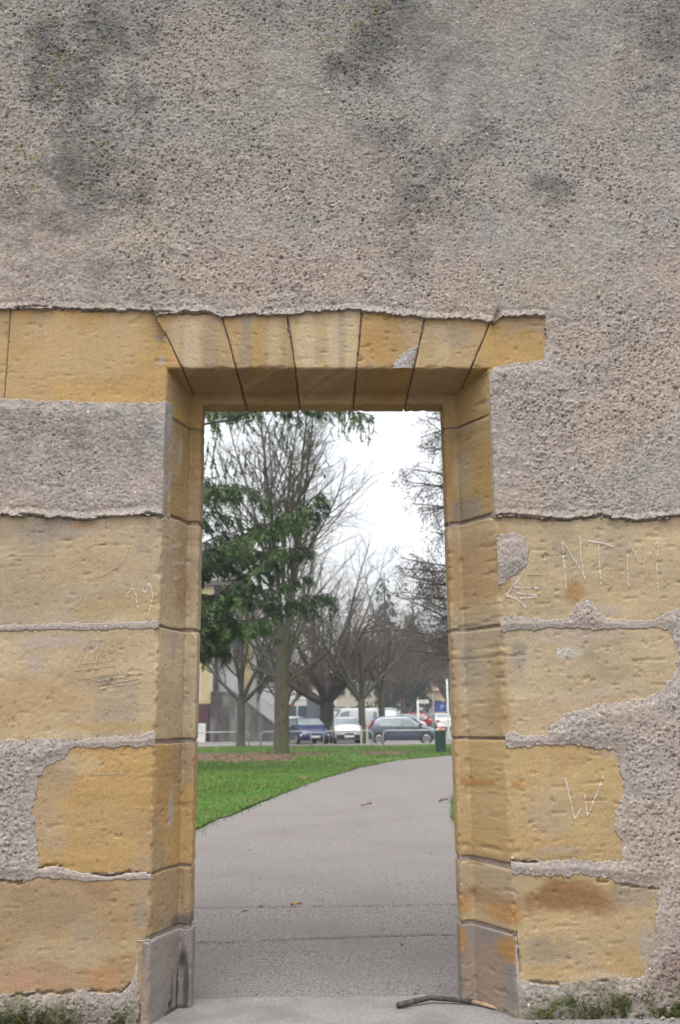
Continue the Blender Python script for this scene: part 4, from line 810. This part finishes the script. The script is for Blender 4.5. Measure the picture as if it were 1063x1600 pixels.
MB().box(-6.72, -6.62, 57.05, 57.4, 1.75, 9.2).build('corner_strip', M_white, b); MB().box(-6.55, -6.32, 57.5, 57.9, 2.4, 5.9).build('post', M_dbr, b)
MB().box(-7.1, -4.35, 59.5, 70, g0, 9.2).build('wall', M_white, b); MB().box(-4.95, -4.3, 59.2, 59.8, 2.4, 9.2).build('column', M_yel, b)
MB().box(-16.2, -4.1, 56.8, 70.2, 9.2, 9.5).build('roof', M_con, b); MB().box(-7.4, -6.9, 56.3, 56.8, g0, .55).build('white_block', M_white, b)
bal = MB().box(-6.3, -4.95, 58.2, 58.24, 2.42, 3.75); bal.build('balcony_panel', mat_plain('pale metal panel', (.55, .56, .57), .6), b)
for i in range(11): MB().box(-6.25+i*.125, -6.225+i*.125, 58.15, 58.2, 2.4, 3.8).build('baluster', M_rail, b)
for wx in (-6.2, -5.5): 
    w = MB().box(wx, wx+.55, 59.44, 59.5, 4.3, 5.9).build('window', M_white, b); MB().box(wx+.05, wx+.5, 59.42, 59.44, 4.35, 5.85).build('pane', M_glass, w)
s = thing('stair_wall', 'grey concrete stair wall with black damp streaks beside the yellow building', 'wall', (0, 0, 0))
MB().prism([(-6.65, g0), (-2.35, g0), (-2.35, .1), (-5.25, 2.35), (-6.65, 2.35)], 56.6, 57.0).build('stair_side', M_con, s)
MB().prism([(-6.65, 2.35), (-5.25, 2.35), (-2.35, .1), (-2.35, .24), (-5.2, 2.48), (-6.65, 2.48)], 56.55, 57.05).build('coping', M_con, s)
for i in range(19):
    x = -5.1 + i*.15; zb = 2.4 - (x+5.25)*.776; MB().tube([(x, 56.8, zb), (x, 56.8, zb+1.0)], .014, 5).build('baluster', M_rail, s)
MB().tube([(-5.25, 56.8, 3.45), (-2.35, 56.8, 1.2), (-2.35, 56.8, .2)], .028, 6).build('handrail', M_rail, s)
# garage enclosure behind the blue car: low wall, railings and corrugated panel
e = thing('railing_enclosure', 'low brown wall with green railings and a grey corrugated panel behind the blue car', 'fence', (0, 0, 0)); ge = gz(60)
MB().box(-2.6, .6, 60, 60.2, ge-.1, .35).build('low_wall', mat_noise('brown wall', (.075, .05, .04), (.12, .085, .065), 6, .9, .2), e)
M_grn = mat_plain('green railing paint', (.05, .10, .085), .5)
for i in range(15): MB().tube([(-2.5+i*.125, 60.1, .35), (-2.5+i*.125, 60.1, 2.0)], .018, 5).build('bar', M_grn, e)
MB().tube([(-2.55, 60.1, 1.98), (-.65, 60.1, 1.98)], .025, 6).build('top_rail', M_grn, e)
cp = MB(); 
for i in range(13): cp.prism([(-.7+i*.1, 60.06), (-.65+i*.1, 60.03), (-.6+i*.1, 60.06), (-.6+i*.1, 60.09), (-.7+i*.1, 60.09)], .36, 2.05, 'z')
cp.build('corrugated_panel', mat_noise('grey blue sheet', (.14, .17, .20), (.22, .25, .28), 3, .5, 0, stretch=(4, 1, .4)), e)
MB().box(-1.75, -1.5, 60.02, 60.06, 1.62, 1.78).build('red_plate', mat_plain('red sign paint', (.42, .05, .04), .5), e)
def house(name, label, x0, x1, y0, y1, h, mat, wins, roof=None, ridge=0):
    g = gz(y0)-.1; b = thing(name, label, 'building', (0, 0, 0)); MB().box(x0, x1, y0, y1, g, g+h).build('wall', mat, b)
    if ridge: MB().prism([(y0-.3, g+h), (y1+.3, g+h), ((y0+y1)/2, g+h+ridge)], x0-.3, x1+.3, 'x').build('roof', roof or M_roof, b)
    else: MB().box(x0-.2, x1+.2, y0-.2, y1+.2, g+h, g+h+.35).build('roof', roof or M_con, b)
    nc, nr, ww, wh = wins
    for i in range(nc):
        for j in range(nr):
            cx = x0 + (x1-x0)*(i+.5)/nc; cz = g + h*(j+.55)/nr
            w = MB().box(cx-ww/2-.08, cx+ww/2+.08, y0-.06, y0, cz-wh/2-.08, cz+wh/2+.08).build('window', M_white, b); MB().box(cx-ww/2, cx+ww/2, y0-.09, y0-.06, cz-wh/2, cz+wh/2).build('pane', M_glass, w)
    return b
M_beige = mat_noise('beige plaster', (.40, .36, .29), (.48, .43, .35), 2, .9, .1); M_hz = mat_noise('pale stone tower', (.42, .40, .38), (.50, .48, .46), 1, .9, .1)
house('beige_building', 'beige building with rows of windows behind the slim trees', 2.2, 9.6, 112, 122, 8.2, M_beige, (5, 3, .9, 1.4))
house('low_building', 'low ochre building far off at the end of the car park', 13.2, 19.5, 136, 146, 4.4, mat_noise('ochre plaster', (.42, .33, .20), (.50, .40, .26), 2, .9, .1), (5, 1, .9, 1.2), ridge=1.2)
house('white_hall', 'white hall glimpsed behind the white vans', -3.5, 2.0, 98, 108, 6.2, M_white, (4, 2, 1.2, 1.2))
tw = house('stone_tower', 'pale stepped stone tower showing above the bare trees', 7.3, 10.4, 206, 214, 25.5, M_hz, (2, 5, .4, 1.0)); MB().box(7.4, 8.3, 205.9, 207.5, gz(206)+25.6, gz(206)+28).build('turret', M_hz, tw)
M_hill = mat_noise('wooded slope', (.085, .08, .072), (.14, .13, .12), .3, .95, .6, bscale=1.2, dist=.5)
hx = np.linspace(-160, 200, 70); hy = np.linspace(190, 330, 24); X, Y = np.meshgrid(hx, hy, indexing='ij'); Z = .5 + 14*sst(195, 300, Y)*(.55 + .9*(fbm(X*.02, Y*.02, 360, 3)-.3)) + 1.5*(fbm(X*.15, Y*.15, 361, 3)-.5)
i = np.arange(X.size).reshape(X.shape); q = np.stack([i[:-1, :-1], i[1:, :-1], i[1:, 1:], i[:-1, 1:]], -1).reshape(-1, 4); tag(mesh_np('hill', np.stack([X.ravel(), Y.ravel(), Z.ravel()], 1), q, M_hill), kind='structure')

# ================================================================== CARS
M_tyre = mat_plain('tyre rubber', (.012, .012, .013), .8); M_rim = mat_plain('silver wheel', (.42, .43, .45), .35, .5); M_black = mat_plain('black plastic', (.016, .016, .018), .6)
M_cgl = mat_plain('car glass', (.15, .185, .195), .06, 0, .8); M_lamp = mat_plain('headlamp glass', (.62, .64, .66), .12, 0, .8); M_red = mat_plain('tail lamp red', (.32, .02, .02), .25); M_plate = mat_plain('number plate', (.62, .61, .56), .5)
M_amber = mat_plain('orange lens', (.45, .13, .02), .3)
def paint(n, c): return mat_plain(n, c, .32, 0, .5, .6, .04)
def car(name, label, loc, rz, body, L=3.8, W=1.62, H=1.45, kind='hatch', group='parked cars', rim=None, dirty=False):
    """x forward. A lofted shell, glazing, wheels, lamps, bumpers, plates, mirrors and handles"""
    t = thing(name, label, 'car', (loc[0], loc[1], gz(loc[1]) if len(loc) < 3 else loc[2]), rz, group); h = L/2; w = W/2
    if kind == 'hatch':   # (x, z low, z belt, z top, half width low/belt/top)
        st = [(-h, .42, .74, .80, .86, .90, .80), (-h+.05, .30, .82, .92, .94, .97, .82), (-h+.18, .24, .88, 1.12, .96, .99, .76), (-h+.42, .22, .92, H-.10, .97, 1, .72), (-h+.75, .21, .93, H-.015, .98, 1, .71), (-.25, .20, .92, H, .98, 1, .71), (.25, .20, .90, H-.02, .98, 1, .70), (.48, .20, .89, H-.10, .98, 1, .72), (.82, .20, .87, 1.14, .98, 1, .80), (1.05, .20, .85, .97, .98, .99, .86), (h-.42, .21, .78, .86, .97, .97, .85), (h-.18, .23, .68, .76, .95, .93, .80), (h-.05, .28, .58, .66, .90, .87, .74), (h, .34, .50, .56, .82, .80, .70)]
    elif kind == 'box':   # upright older hatch
        st = [(-h, .40, .78, .86, .90, .92, .84), (-h+.06, .28, .86, 1.0, .96, .97, .80), (-h+.35, .22, .90, H-.06, .98, 1, .76), (-h+.7, .21, .90, H, .98, 1, .75), (0, .20, .89, H, .98, 1, .75), (.3, .20, .88, H-.04, .98, 1, .76), (.55, .20, .87, H-.20, .98, 1, .80), (.88, .20, .86, .95, .98, .99, .88), (h-.35, .21, .80, .86, .97, .97, .88), (h-.08, .24, .72, .78, .95, .94, .86), (h, .30, .60, .68, .92, .90, .84)]
    elif kind == 'sedan':
        st = [(-h, .40, .74, .84, .88, .90, .80), (-h+.06, .28, .82, .96, .95, .96, .84), (-h+.5, .22, .88, 1.0, .97, 1, .86), (-h+.75, .21, .90, 1.12, .98, 1, .78), (-h+1.15, .20, .90, H-.05, .98, 1, .70), (-.1, .20, .90, H, .98, 1, .70), (.3, .20, .89, H-.04, .98, 1, .70), (.7, .20, .88, 1.16, .98, 1, .78), (1.0, .20, .86, .96, .98, .99, .86), (h-.4, .21, .80, .87, .97, .97, .85), (h-.08, .25, .66, .74, .93, .90, .80), (h, .32, .54, .60, .86, .84, .74)]
    else:                 # van
        st = [(-h, .40, .95, H-.12, .94, .97, .86), (-h+.06, .28, 1.0, H-.03, .97, 1, .86), (-h+.5, .24, 1.05, H, .98, 1, .86), (.35, .22, 1.05, H, .98, 1, .85), (.7, .22, 1.04, H-.05, .98, 1, .84), (1.0, .22, 1.03, H-.30, .98, 1, .86), (1.35, .22, 1.0, 1.14, .98, .99, .88), (h-.25, .23, .88, .98, .97, .97, .86), (h-.05, .28, .70, .78, .94, .92, .82), (h, .34, .56, .62, .88, .86, .78)]
    V = []; F = []; ns = 11
    for (x, zl, zb, zt, wl_, wb_, wt_) in st:
        ring = [(0, zl), (wl_*.86, zl), (wl_, zl+.10), (min(1.0, wb_+.012), (zl+zb)*.5), (wb_, zb), (wb_*.35+wt_*.65 if zt-zb > .3 else wb_*.6+wt_*.4, zb + (zt-zb)*.62), (wt_, zt-.03), (wt_*.86, zt), (wt_*.5, zt+.018), (0, zt+.024)]
        full = [(x, w*a, z) for a, z in ring] + [(x, -w*a, z) for a, z in ring[-2:0:-1]]; V += full
    n = len(full)
    for i in range(len(st)-1):
        for k in range(n): F.append((i*n+k, i*n+(k+1) % n, (i+1)*n+(k+1) % n, (i+1)*n+k))
    F += [tuple(range(n)), tuple(range((len(st)-1)*n, len(st)*n))[::-1]]
    m = MB(); m.add(V, [f[::-1] for f in F]); o = m.build('body', body, t, True)
    su = o.modifiers.new('smooth', 'SUBSURF'); su.levels = 1; su.render_levels = 2
    X = lambda x, f: None
    def top(x): return float(np.interp(x, [s[0] for s in st], [s[3] for s in st]))
    def belt(x): return float(np.interp(x, [s[0] for s in st], [s[2] for s in st]))
    def hw(x, f):  # half width at fraction f between belt and top
        a = float(np.interp(x, [s[0] for s in st], [s[5] for s in st])); b_ = float(np.interp(x, [s[0] for s in st], [s[6] for s in st])); return w*(a + (b_-a)*f)
    def side_window(x0, x1, lean0, lean1, mat=M_cgl):
        for sg in (1, -1):
            P = []
            for x, f, ln in ((x0, .06, 0), (x1, .06, 0), (x1, .80, lean1), (x0, .80, lean0)):
                xx = x+ln; z = belt(xx) + (top(xx)-belt(xx))*f; P.append((xx, sg*(hw(xx, f*.92)+.012), z))
            MB().add(P, [(0, 1, 2, 3) if sg > 0 else (3, 2, 1, 0)]).build('side_window', mat, t)
    def cross_glass(name, xa, xb, fa, fb, pull, nx):
        """screen across the car from (xa low) to (xb high)"""
        za, zb_ = top(xa), top(xb); wa, wb2 = hw(xa, 1)*fa, hw(xb, 1)*fb
        P = [(xa+nx, -wa, za+pull), (xa+nx, wa, za+pull), (xb+nx, wb2, zb_+pull), (xb+nx, -wb2, zb_+pull)]
        MB().add(P, [(0, 1, 2, 3) if nx > 0 else (3, 2, 1, 0)]).build(name, M_cgl, t)
    if kind == 'hatch': side_window(-h+.62, -.12, .10, 0); side_window(-.04, .86, 0, -.42); cross_glass('windscreen', 1.0, .42, 1.02, 1.0, .03, .03); cross_glass('rear_window', -h+.16, -h+.40, .95, .92, .02, -.03)
    elif kind == 'box': side_window(-h+.5, -.1, .05, 0); side_window(-.02, .75, 0, -.32); cross_glass('windscreen', .88, .38, 1., 1.0, .03, .035); cross_glass('rear_window', -h+.10, -h+.33, .95, .92, .02, -.03)
    elif kind == 'sedan': side_window(-h+.9, -.1, .25, 0); side_window(-.02, .85, 0, -.42); cross_glass('windscreen', .98, .35, 1.02, 1.0, .03, .03); cross_glass('rear_window', -h+.62, -h+1.08, .98, .95, .03, -.03)
    else: side_window(.1, 1.15, 0, -.30); cross_glass('windscreen', 1.33, .72, 1.02, 1.0, .03, .03)
    wr = .285 if kind != 'van' else .31; xf, xr = h-.72, -h+.62
    for x in (xf, xr):
        for sg in (1, -1):
            MB().disc((x, sg*(w-.055), wr+.04), wr+.055, (0, 1, 0), .14, 24).build('wheel_arch', M_black, t)
            wl2 = MB().disc((x, sg*(w-.06), wr), wr, (0, 1, 0), .17, 24).build('wheel', M_tyre, t, bevel=.02)
            rm = MB().disc((x, sg*(w+.022), wr), wr*.40, (0, 1, 0), .02, 16)
            for k in range(8):
                a = k*math.pi/4; c0, s0 = math.cos(a), math.sin(a); e0 = .035
                rm.add([(x+c0*.03-s0*e0, sg*(w+.036), wr+s0*.03+c0*e0), (x+c0*wr*.70-s0*e0, sg*(w+.03), wr+s0*wr*.70+c0*e0), (x+c0*wr*.70+s0*e0, sg*(w+.03), wr+s0*wr*.70-c0*e0), (x+c0*.03+s0*e0, sg*(w+.036), wr+s0*.03-c0*e0)], [(0, 1, 2, 3), (3, 2, 1, 0)])
            ring = [(x+math.cos(a)*wr*.68, sg*(w+.026), wr+math.sin(a)*wr*.68) for a in np.linspace(0, 2*math.pi, 21)]; rm.tube(ring, .018, 5, False); rm.build('rim', rim or M_rim, wl2)
    fz = .50 if kind != 'box' else .48
    MB().prism([(h-.22, .30), (h+.05, .30), (h+.06, .50), (h-.05, .54), (h-.22, .54)], -w*.88, w*.88).build('front_bumper', M_black if kind in ('box',) or dirty else body, t, bevel=.03)
    MB().prism([(-h-.05, .32), (-h+.2, .32), (-h+.2, .56), (-h-.03, .56)], -w*.90, w*.90).build('rear_bumper', M_black if kind in ('box', 'van') else body, t, bevel=.03)
    MB().box(h+.062, h+.075, -.26, .26, .37, .48).build('number_plate', M_plate, t); MB().box(-h-.075, -h-.055, -.26, .26, .60, .71).build('number_plate', M_plate, t)
    lz = float(np.interp(h-.14, [s[0] for s in st], [s[2] for s in st]))
    for sg in (1, -1):
        if kind == 'box': MB().box(h-.06, h+.02, sg*w*.50, sg*w*.84, .60, .71).build('headlamp', M_lamp, t, bevel=.01)
        else: MB().prism([(h-.40, lz+.02), (h-.05, lz-.12), (h-.01, lz-.18), (h-.10, lz-.20), (h-.36, lz-.08)], sg*w*.55, sg*w*.93).build('headlamp', M_lamp, t, bevel=.02)
        if kind == 'hatch': MB().prism([(-h+.02, .78), (-h+.16, .80), (-h+.36, 1.25), (-h+.26, 1.27)], sg*w*.80, sg*w*.965).build('tail_lamp', M_red, t, bevel=.02)
        else: MB().box(-h-.015, -h+.10, sg*w*.66, sg*w*.93, .70, .90).build('tail_lamp', M_red, t, bevel=.01)
        MB().prism([(.80, .93), (.95, .92), (.93, 1.05), (.82, 1.06)], sg*(w+.0), sg*(w+.16)).build('mirror', M_black, t, bevel=.02)
        for hx_ in ((-.30, .52) if kind == 'hatch' else (-.2,)): MB().box(hx_-.09, hx_+.09, sg*(w-.01), sg*(w+.03), .80, .845).build('door_handle', M_black, t, bevel=.01)
        MB().box(-h+.95, h-1.05, sg*(w-.02), sg*(w+.012), .46, .53).build('side_moulding', M_black if dirty else body, t)
        for dx in (-.10, .78, -.98):
            if kind != 'van': MB().box(dx-.006, dx+.006, sg*(w-.012), sg*(w+.007), .34, .88).build('door_seam', M_black, t)
    MB().box(h-.03, h+.045, -w*.30, w*.30, .53, .60).build('grille', M_black, t)
    return t
P_gray = paint('slate grey paint', (.07, .085, .13)); P_blue = paint('deep blue paint', (.014, .024, .085)); P_wht = paint('white paint', (.62, .63, .64)); P_red = paint('red paint', (.36, .02, .025)); P_sil = paint('silver paint', (.34, .36, .38)); P_blk = paint('black paint', (.02, .022, .025)); P_whv = paint('white van paint', (.50, .51, .52))
car('hatchback_car', 'slate grey hatchback parked side-on behind the hoop rails', (4.62, 48.75), math.radians(-4), P_gray, 3.84, 1.66, 1.48, dirty=False)
car('hatchback_car', 'deep blue car parked nose-on left of the dark tree', (-.62, 50.75), math.radians(-76), P_blue, 4.0, 1.70, 1.42, 'hatch')
car('hatchback_car', 'boxy white hatchback parked nose-on between two trees', (1.57, 50.6), math.radians(-86), P_wht, 3.65, 1.56, 1.43, 'box')
car('van', 'white van parked side-on behind the boxy white hatchback', (1.75, 64.5), math.radians(-140), P_whv, 4.7, 1.85, 1.95, 'van')
car('van', 'white van facing the camera behind the grey hatchback roof', (4.7, 66), math.radians(-70), P_whv, 4.4, 1.85, 1.95, 'van')
car('parked_car', 'pale silver-blue car beside the side-on white van', (1.0, 58.6), math.radians(-160), P_sil, 4.0, 1.68, 1.42, 'sedan')
car('parked_car', 'silver estate car just above the grey hatchback roof', (5.9, 72), math.radians(20), P_sil, 4.2, 1.7, 1.45, 'hatch')
car('parked_car', 'pale car nosing out left of the black car', (7.2, 76.5), math.radians(-60), P_sil, 4.1, 1.7, 1.42, 'sedan')
car('parked_car', 'black car parked left of the red car', (8.2, 88), math.radians(-50), P_blk, 4.1, 1.7, 1.42, 'hatch')
car('parked_car', 'red hatchback in the middle of the far car park', (9.0, 80), math.radians(-24), P_red, 3.9, 1.66, 1.45, 'hatch')
car('parked_car', 'white car showing its tail below the blue parking sign', (10.6, 79), math.radians(94), P_wht, 4.2, 1.7, 1.42, 'sedan')
car('parked_car', 'dark car at the right edge beyond the lamp post', (12.6, 80), math.radians(92), P_blk, 4.2, 1.7, 1.42, 'sedan')
car('van', 'pale van far off between the signpost and the blue sign', (10.9, 104), math.radians(-60), P_whv, 4.8, 1.9, 2.0, 'van')
car('van', 'far white van left of the signpost', (9.2, 100), math.radians(-80), P_whv, 4.8, 1.9, 2.1, 'van')
car('parked_car', 'far dark blue car behind the red hatchback', (11.6, 97), math.radians(-70), P_blue, 4.1, 1.7, 1.42, 'hatch')
car('parked_car', 'far grey car behind the white car with its tail showing', (14.6, 96), math.radians(90), P_gray, 4.1, 1.7, 1.42, 'sedan')
car('parked_car', 'white car glimpsed left of the silver estate car', (4.9, 79), math.radians(-80), P_wht, 4.1, 1.7, 1.45, 'hatch')
car('parked_car', 'grey-blue car glimpsed far behind the silver estate car', (6.9, 90), math.radians(-75), P_gray, 4.1, 1.7, 1.45, 'sedan')
car('parked_car', 'small white car far beyond the black car', (8.9, 108), math.radians(-85), P_wht, 4.0, 1.7, 1.5, 'hatch')
car('parked_car', 'second red car far off just left of the blue sign', (11.1, 108), math.radians(-60), P_red, 4.0, 1.7, 1.45, 'hatch')
car('parked_car', 'white car half hidden behind the green railings', (-1.5, 63.5), math.radians(10), P_wht, 4.0, 1.7, 1.42, 'hatch')

# ================================================================== STREET FURNITURE
def hoop(label, x0, x1, y):
    z = gz(y)+.03; hgt = .72; pts = [(x0, y, z-.2), (x0, y, z+hgt-.22)]
    for a in np.linspace(0, math.pi/2, 7)[1:]: pts.append((x0+.22-.22*math.cos(a), y, z+hgt-.22+.22*math.sin(a)))
    for a in np.linspace(math.pi/2, 0, 7): pts.append((x1-.22+.22*math.cos(a), y, z+hgt-.22+.22*math.sin(a)))
    pts += [(x1, y, z-.2)]
    tag(MB().tube(pts, .032, 8).build('hoop_rail', mat_plain('grey steel tube', (.33, .34, .34), .5, .3) if 'grey steel tube' not in bpy.data.materials else bpy.data.materials['grey steel tube'], None, True), label, 'rail', 'hoop rails along the kerb')
hoop('galvanised hoop rail in front of the stained stair wall', -6.3, -3.55, 46.9); hoop('galvanised hoop rail in front of the blue car', -2.95, -.35, 46.9); hoop('galvanised hoop rail in front of the boxy white hatchback', .30, 2.85, 46.9); hoop('galvanised hoop rail in front of the grey hatchback', 3.40, 6.1, 46.9)
M_post = mat_noise('weathered timber', (.30, .28, .25), (.42, .39, .35), 6, .9, .3, stretch=(3, 3, .5))
for x, lab in ((2.30, 'short grey timber post nearer the boxy white hatchback'), (2.62, 'short grey timber post nearer the grey hatchback')):
    z = gz(47.8); tag(MB().prism([(x-.055, 47.8), (x+.055, 47.8), (x+.055, 47.91), (x-.055, 47.91)], z-.1, z+.98, 'z').build('timber_post', M_post, bevel=.012), lab, 'post', 'timber posts')
# litter bin
def bin_():
    x, y = 4.93, 35.6; z = gz(y)+.01; t = thing('litter_bin', 'dark green slatted litter bin on the lawn beside the path', 'litter bin', (x, y, z)); mg = mat_plain('dark green bin paint', (.012, .045, .032), .5); mb = mat_plain('bin liner', (.02, .025, .02), .7)
    MB().tube([(0, 0, .05), (0, 0, .80)], [.17, .20], 18).build('liner', mb, t)
    for k in range(18):
        a = k*2*math.pi/18; c0, s0 = math.cos(a), math.sin(a); e = .028
        def P(r_, s_, z_): return (c0*r_ - s0*s_, s0*r_ + c0*s_, z_)
        MB().add([P(.195, -e, .02), P(.195, e, .02), P(.225, e*1.1, .83), P(.225, -e*1.1, .83), P(.180, -e, .02), P(.180, e, .02), P(.210, e*1.1, .83), P(.210, -e*1.1, .83)], [(0, 1, 2, 3), (7, 6, 5, 4), (0, 3, 7, 4), (1, 5, 6, 2), (3, 2, 6, 7), (0, 4, 5, 1)]).build('slat', mg, t)
    for zz, rr in ((.06, .20), (.84, .235)): MB().tube([(math.cos(a)*rr, math.sin(a)*rr, zz) for a in np.linspace(0, 2*math.pi, 25)], .018, 6, False).build('hoop', mg, t)
    l = thing('paper_litter', 'crumpled orange and white wrappers heaped on the litter bin', 'litter', (x, y, z+.80)); r = random.Random(3)
    for mt, cx, cz in ((mat_plain('orange wrapper', (.62, .16, .07), .6), 0.02, .10), (mat_plain('white wrapper', (.6, .56, .5), .6), -.08, .04), (mat_plain('tan wrapper', (.5, .33, .2), .6), .10, .03)):
        v = []; f = []
        for i in range(7):
            for j in range(7): v.append((cx+(i-3)*.035 + r.uniform(-.02, .02), (j-3)*.035 + r.uniform(-.02, .02), cz + .10 - .012*((i-3)**2+(j-3)**2) + r.uniform(-.03, .03)))
        for i in range(6):
            for j in range(6): f.append((i*7+j, (i+1)*7+j, (i+1)*7+j+1, i*7+j+1))
        MB().add(v, f).build('wrapper', mt, l)
bin_()
def pole(name, label, x, y, h, r, cat='post', mat=None):
    z = gz(y); t = thing(name, label, cat, (x, y, z)); MB().tube([(0, 0, -.1), (0, 0, .3), (0, 0, h)], [r*1.5, r*1.15, r*.8], 8).build('post', mat or M_rail, t, True); return t
lp = pole('slim_post', 'pale slim post standing right behind the litter bin', 6.95, 47.9, 3.4, .06, mat=mat_plain('pale grey post', (.42, .42, .41), .6))
sp = pole('sign_post', 'pale signpost with a small arm sign above the red car', 8.1, 74, 2.5, .10, mat=mat_plain('pale sign post', (.5, .5, .5), .6)); MB().box(-.05, .9, -.05, .0, 2.25, 2.55).build('arm_sign', M_white, sp)
pole('street_pole', 'thin pale pole rising over the far end of the car park', 12.3, 99, 4.6, .13, mat=mat_plain('thin pale pole', (.5, .5, .5), .6))
ps = thing('parking_sign', 'blue parking sign board with a white letter P', 'sign', (11.75, 87, gz(87))); M_sb = mat_plain('blue sign face', (.02, .055, .25), .5)
MB().box(-.72, .72, -.04, .04, 1.5, 2.35).build('board', M_sb, ps)
for sx in (-.6, .6): MB().tube([(sx, .06, -.1), (sx, .06, 2.2)], .04, 6).build('post', M_rail, ps)
tc = bpy.data.curves.new('letter', 'FONT'); tc.body = 'P'; tc.size = .62; tc.extrude = .004; tc.align_x = 'CENTER'; lo = bpy.data.objects.new('letter', tc); lo.rotation_euler = (math.pi/2, 0, 0); lo.location = (0, -.05, 1.72); tc.materials.append(M_white); link(lo)
lm = bpy.data.meshes.new_from_object(lo.evaluated_get(bpy.context.evaluated_depsgraph_get())); l2 = bpy.data.objects.new('sign_letter', lm); l2.location = lo.location; l2.rotation_euler = lo.rotation_euler; bpy.data.objects.remove(lo); link(l2, ps)

# ================================================================== SMALL THINGS
def fallen_leaf(label, x, y, s, rz, col, seed):
    r = random.Random(seed); z = gz(y)+.006; t = MB(); v = []; f = []; n = 9
    for i in range(n):
        u = i/(n-1); wd = math.sin(math.pi*u**.8)*.42*(1+.25*math.sin(i*2.6)); zc = .22*math.sin(math.pi*u) + .45*u*u*r.random()
        for j, q in enumerate((-1, -.5, 0, .5, 1)): v.append(((u-.5)*s*2, q*wd*s, (zc + .50*abs(q)**1.6*(.3+.9*r.random()))*s*.8))
    for i in range(n-1):
        for j in range(4): f.append((i*5+j, (i+1)*5+j, (i+1)*5+j+1, i*5+j+1))
    t.add(v, f); o = t.build('fallen_leaf', mat_noise('leaf %d' % seed, tuple(c*.7 for c in col), col, 60, .8, .2), None, True); o.location = (x, y, z); o.rotation_euler = (0, 0, rz); tag(o, label, 'leaf', 'fallen leaves on the path')
fallen_leaf('golden brown leaf lying nearest on the path', -.16, 2.02, .03, .1, (.42, .22, .07), 1)
fallen_leaf('pale dry leaf curled in the middle of the path', .55, 8.62, .075, .5, (.34, .27, .18), 2)
fallen_leaf('reddish leaf by the right edge of the path', 1.55, 9.15, .07, .5, (.26, .17, .13), 3)
fallen_leaf('brown leaf on the lawn close to the left jamb', -1.62, 7.8, .11, .1, (.30, .19, .11), 4)
fallen_leaf('small dark leaf scrap left of the golden leaf', -.42, 1.86, .018, .7, (.08, .06, .045), 5)
fallen_leaf('small dark leaf scrap on the right of the near path', .31, 1.06, .014, 1.7, (.06, .05, .04), 6)
# broken branch on the threshold
br = thing('broken_branch', 'broken grey stick with a pale splintered end on the threshold', 'stick', (0, 0, 0))
MB().tube([(.215, .125, .013), (.26, .150, .015), (.33, .178, .020), (.41, .168, .016), (.47, .152, .012)], [.0095, .009, .0085, .0085, .0075], 9).build('bark_part', mat_noise('stick bark', (.035, .03, .027), (.09, .08, .07), 60, .95, .7, dist=.005), br, True)
MB().tube([(.465, .153, .012), (.50, .125, .011), (.545, .078, .008)], [.0068, .007, .004], 8).build('bare_end', mat_noise('bare wood', (.22, .15, .095), (.34, .25, .16), 80, .8, .3), br, True)
# moss and gravel at the wall foot
def moss():
    r = np.random.RandomState(71); V = []; 
    for cx, cz, sx, sz, n in ((-.95, .015, .10, .028, 2600), (-.66, .01, .02, .022, 300), (1.0, .012, .16, .030, 3600), (.74, .0, .05, .018, 300), (-1.2, .01, .1, .02, 500)):
        x = cx + sx*r.randn(n); z = cz + sz*r.randn(n)*.9; k = (z > -.05) & ((x < -.64) | (x > .63)) & (fbm(x*30, z*30, 400, 3) > .46); x, z = x[k], z[k]; n = len(x)
        y = -.012 - .014*r.rand(n)*fbm(x*12, z*12, 401, 2); s = .0025 + .0035*r.rand(n)
        d = r.randn(n, 3); d[:, 1] = -abs(d[:, 1])-.3; d /= np.linalg.norm(d, axis=1, keepdims=True); q = np.cross(d, r.randn(n, 3)); q /= np.linalg.norm(q, axis=1, keepdims=True); p = np.stack([x, y, z], 1); s = s[:, None]
        V.append(np.stack([p - q*s*.6, p + q*s*.6, p + d*s*1.8], 1).reshape(-1, 3))
    V = np.vstack(V); o = mesh_np('moss', V, np.arange(len(V)).reshape(-1, 3), mat_noise('moss', (.035, .042, .010), (.085, .092, .026), 30, .95, 0), wall, False); o['kind'] = 'stuff'
moss()
def gravel():
    r = np.random.RandomState(72); m = MB(); n = 0
    for k in range(70):
        x = r.uniform(.60, 1.2) if k % 2 else r.uniform(-1.15, -.62); y = r.uniform(-.12, -.02); s = r.uniform(.003, .009); a = r.rand()*6
        m.add([(x+s*math.cos(a+t*1.57)*(1+.3*r.rand()), y+s*math.sin(a+t*1.57), .006+s*.4) for t in range(4)] + [(x, y, .004), (x+s*.2, y, .006+s*1.1)], [(0, 1, 5), (1, 2, 5), (2, 3, 5), (3, 0, 5), (1, 0, 4), (2, 1, 4), (3, 2, 4), (0, 3, 4)])
    tag(m.build('gravel', mat_noise('pebbles', (.13, .12, .11), (.24, .225, .21), 90, .9, .2)), 'loose pebbles along the foot of the wall', 'gravel', kind='stuff')
gravel()

# ================================================================== damp winter air
hz = MB().box(-420, 420, -31, 1510, -1.8, 48).build('haze', None); tag(hz, 'thin grey winter haze filling the air over the park', 'haze', kind='stuff')
hm = bpy.data.materials.new('haze'); hm.use_nodes = True; hn = hm.node_tree.nodes; hn.clear(); ho = hn.new('ShaderNodeOutputMaterial'); hv = hn.new('ShaderNodeVolumePrincipled')
hv.inputs['Color'].default_value = (.93, .95, .98, 1); hv.inputs['Density'].default_value = .0008; hm.node_tree.links.new(hv.outputs[0], ho.inputs['Volume']); hz.data.materials.append(hm)
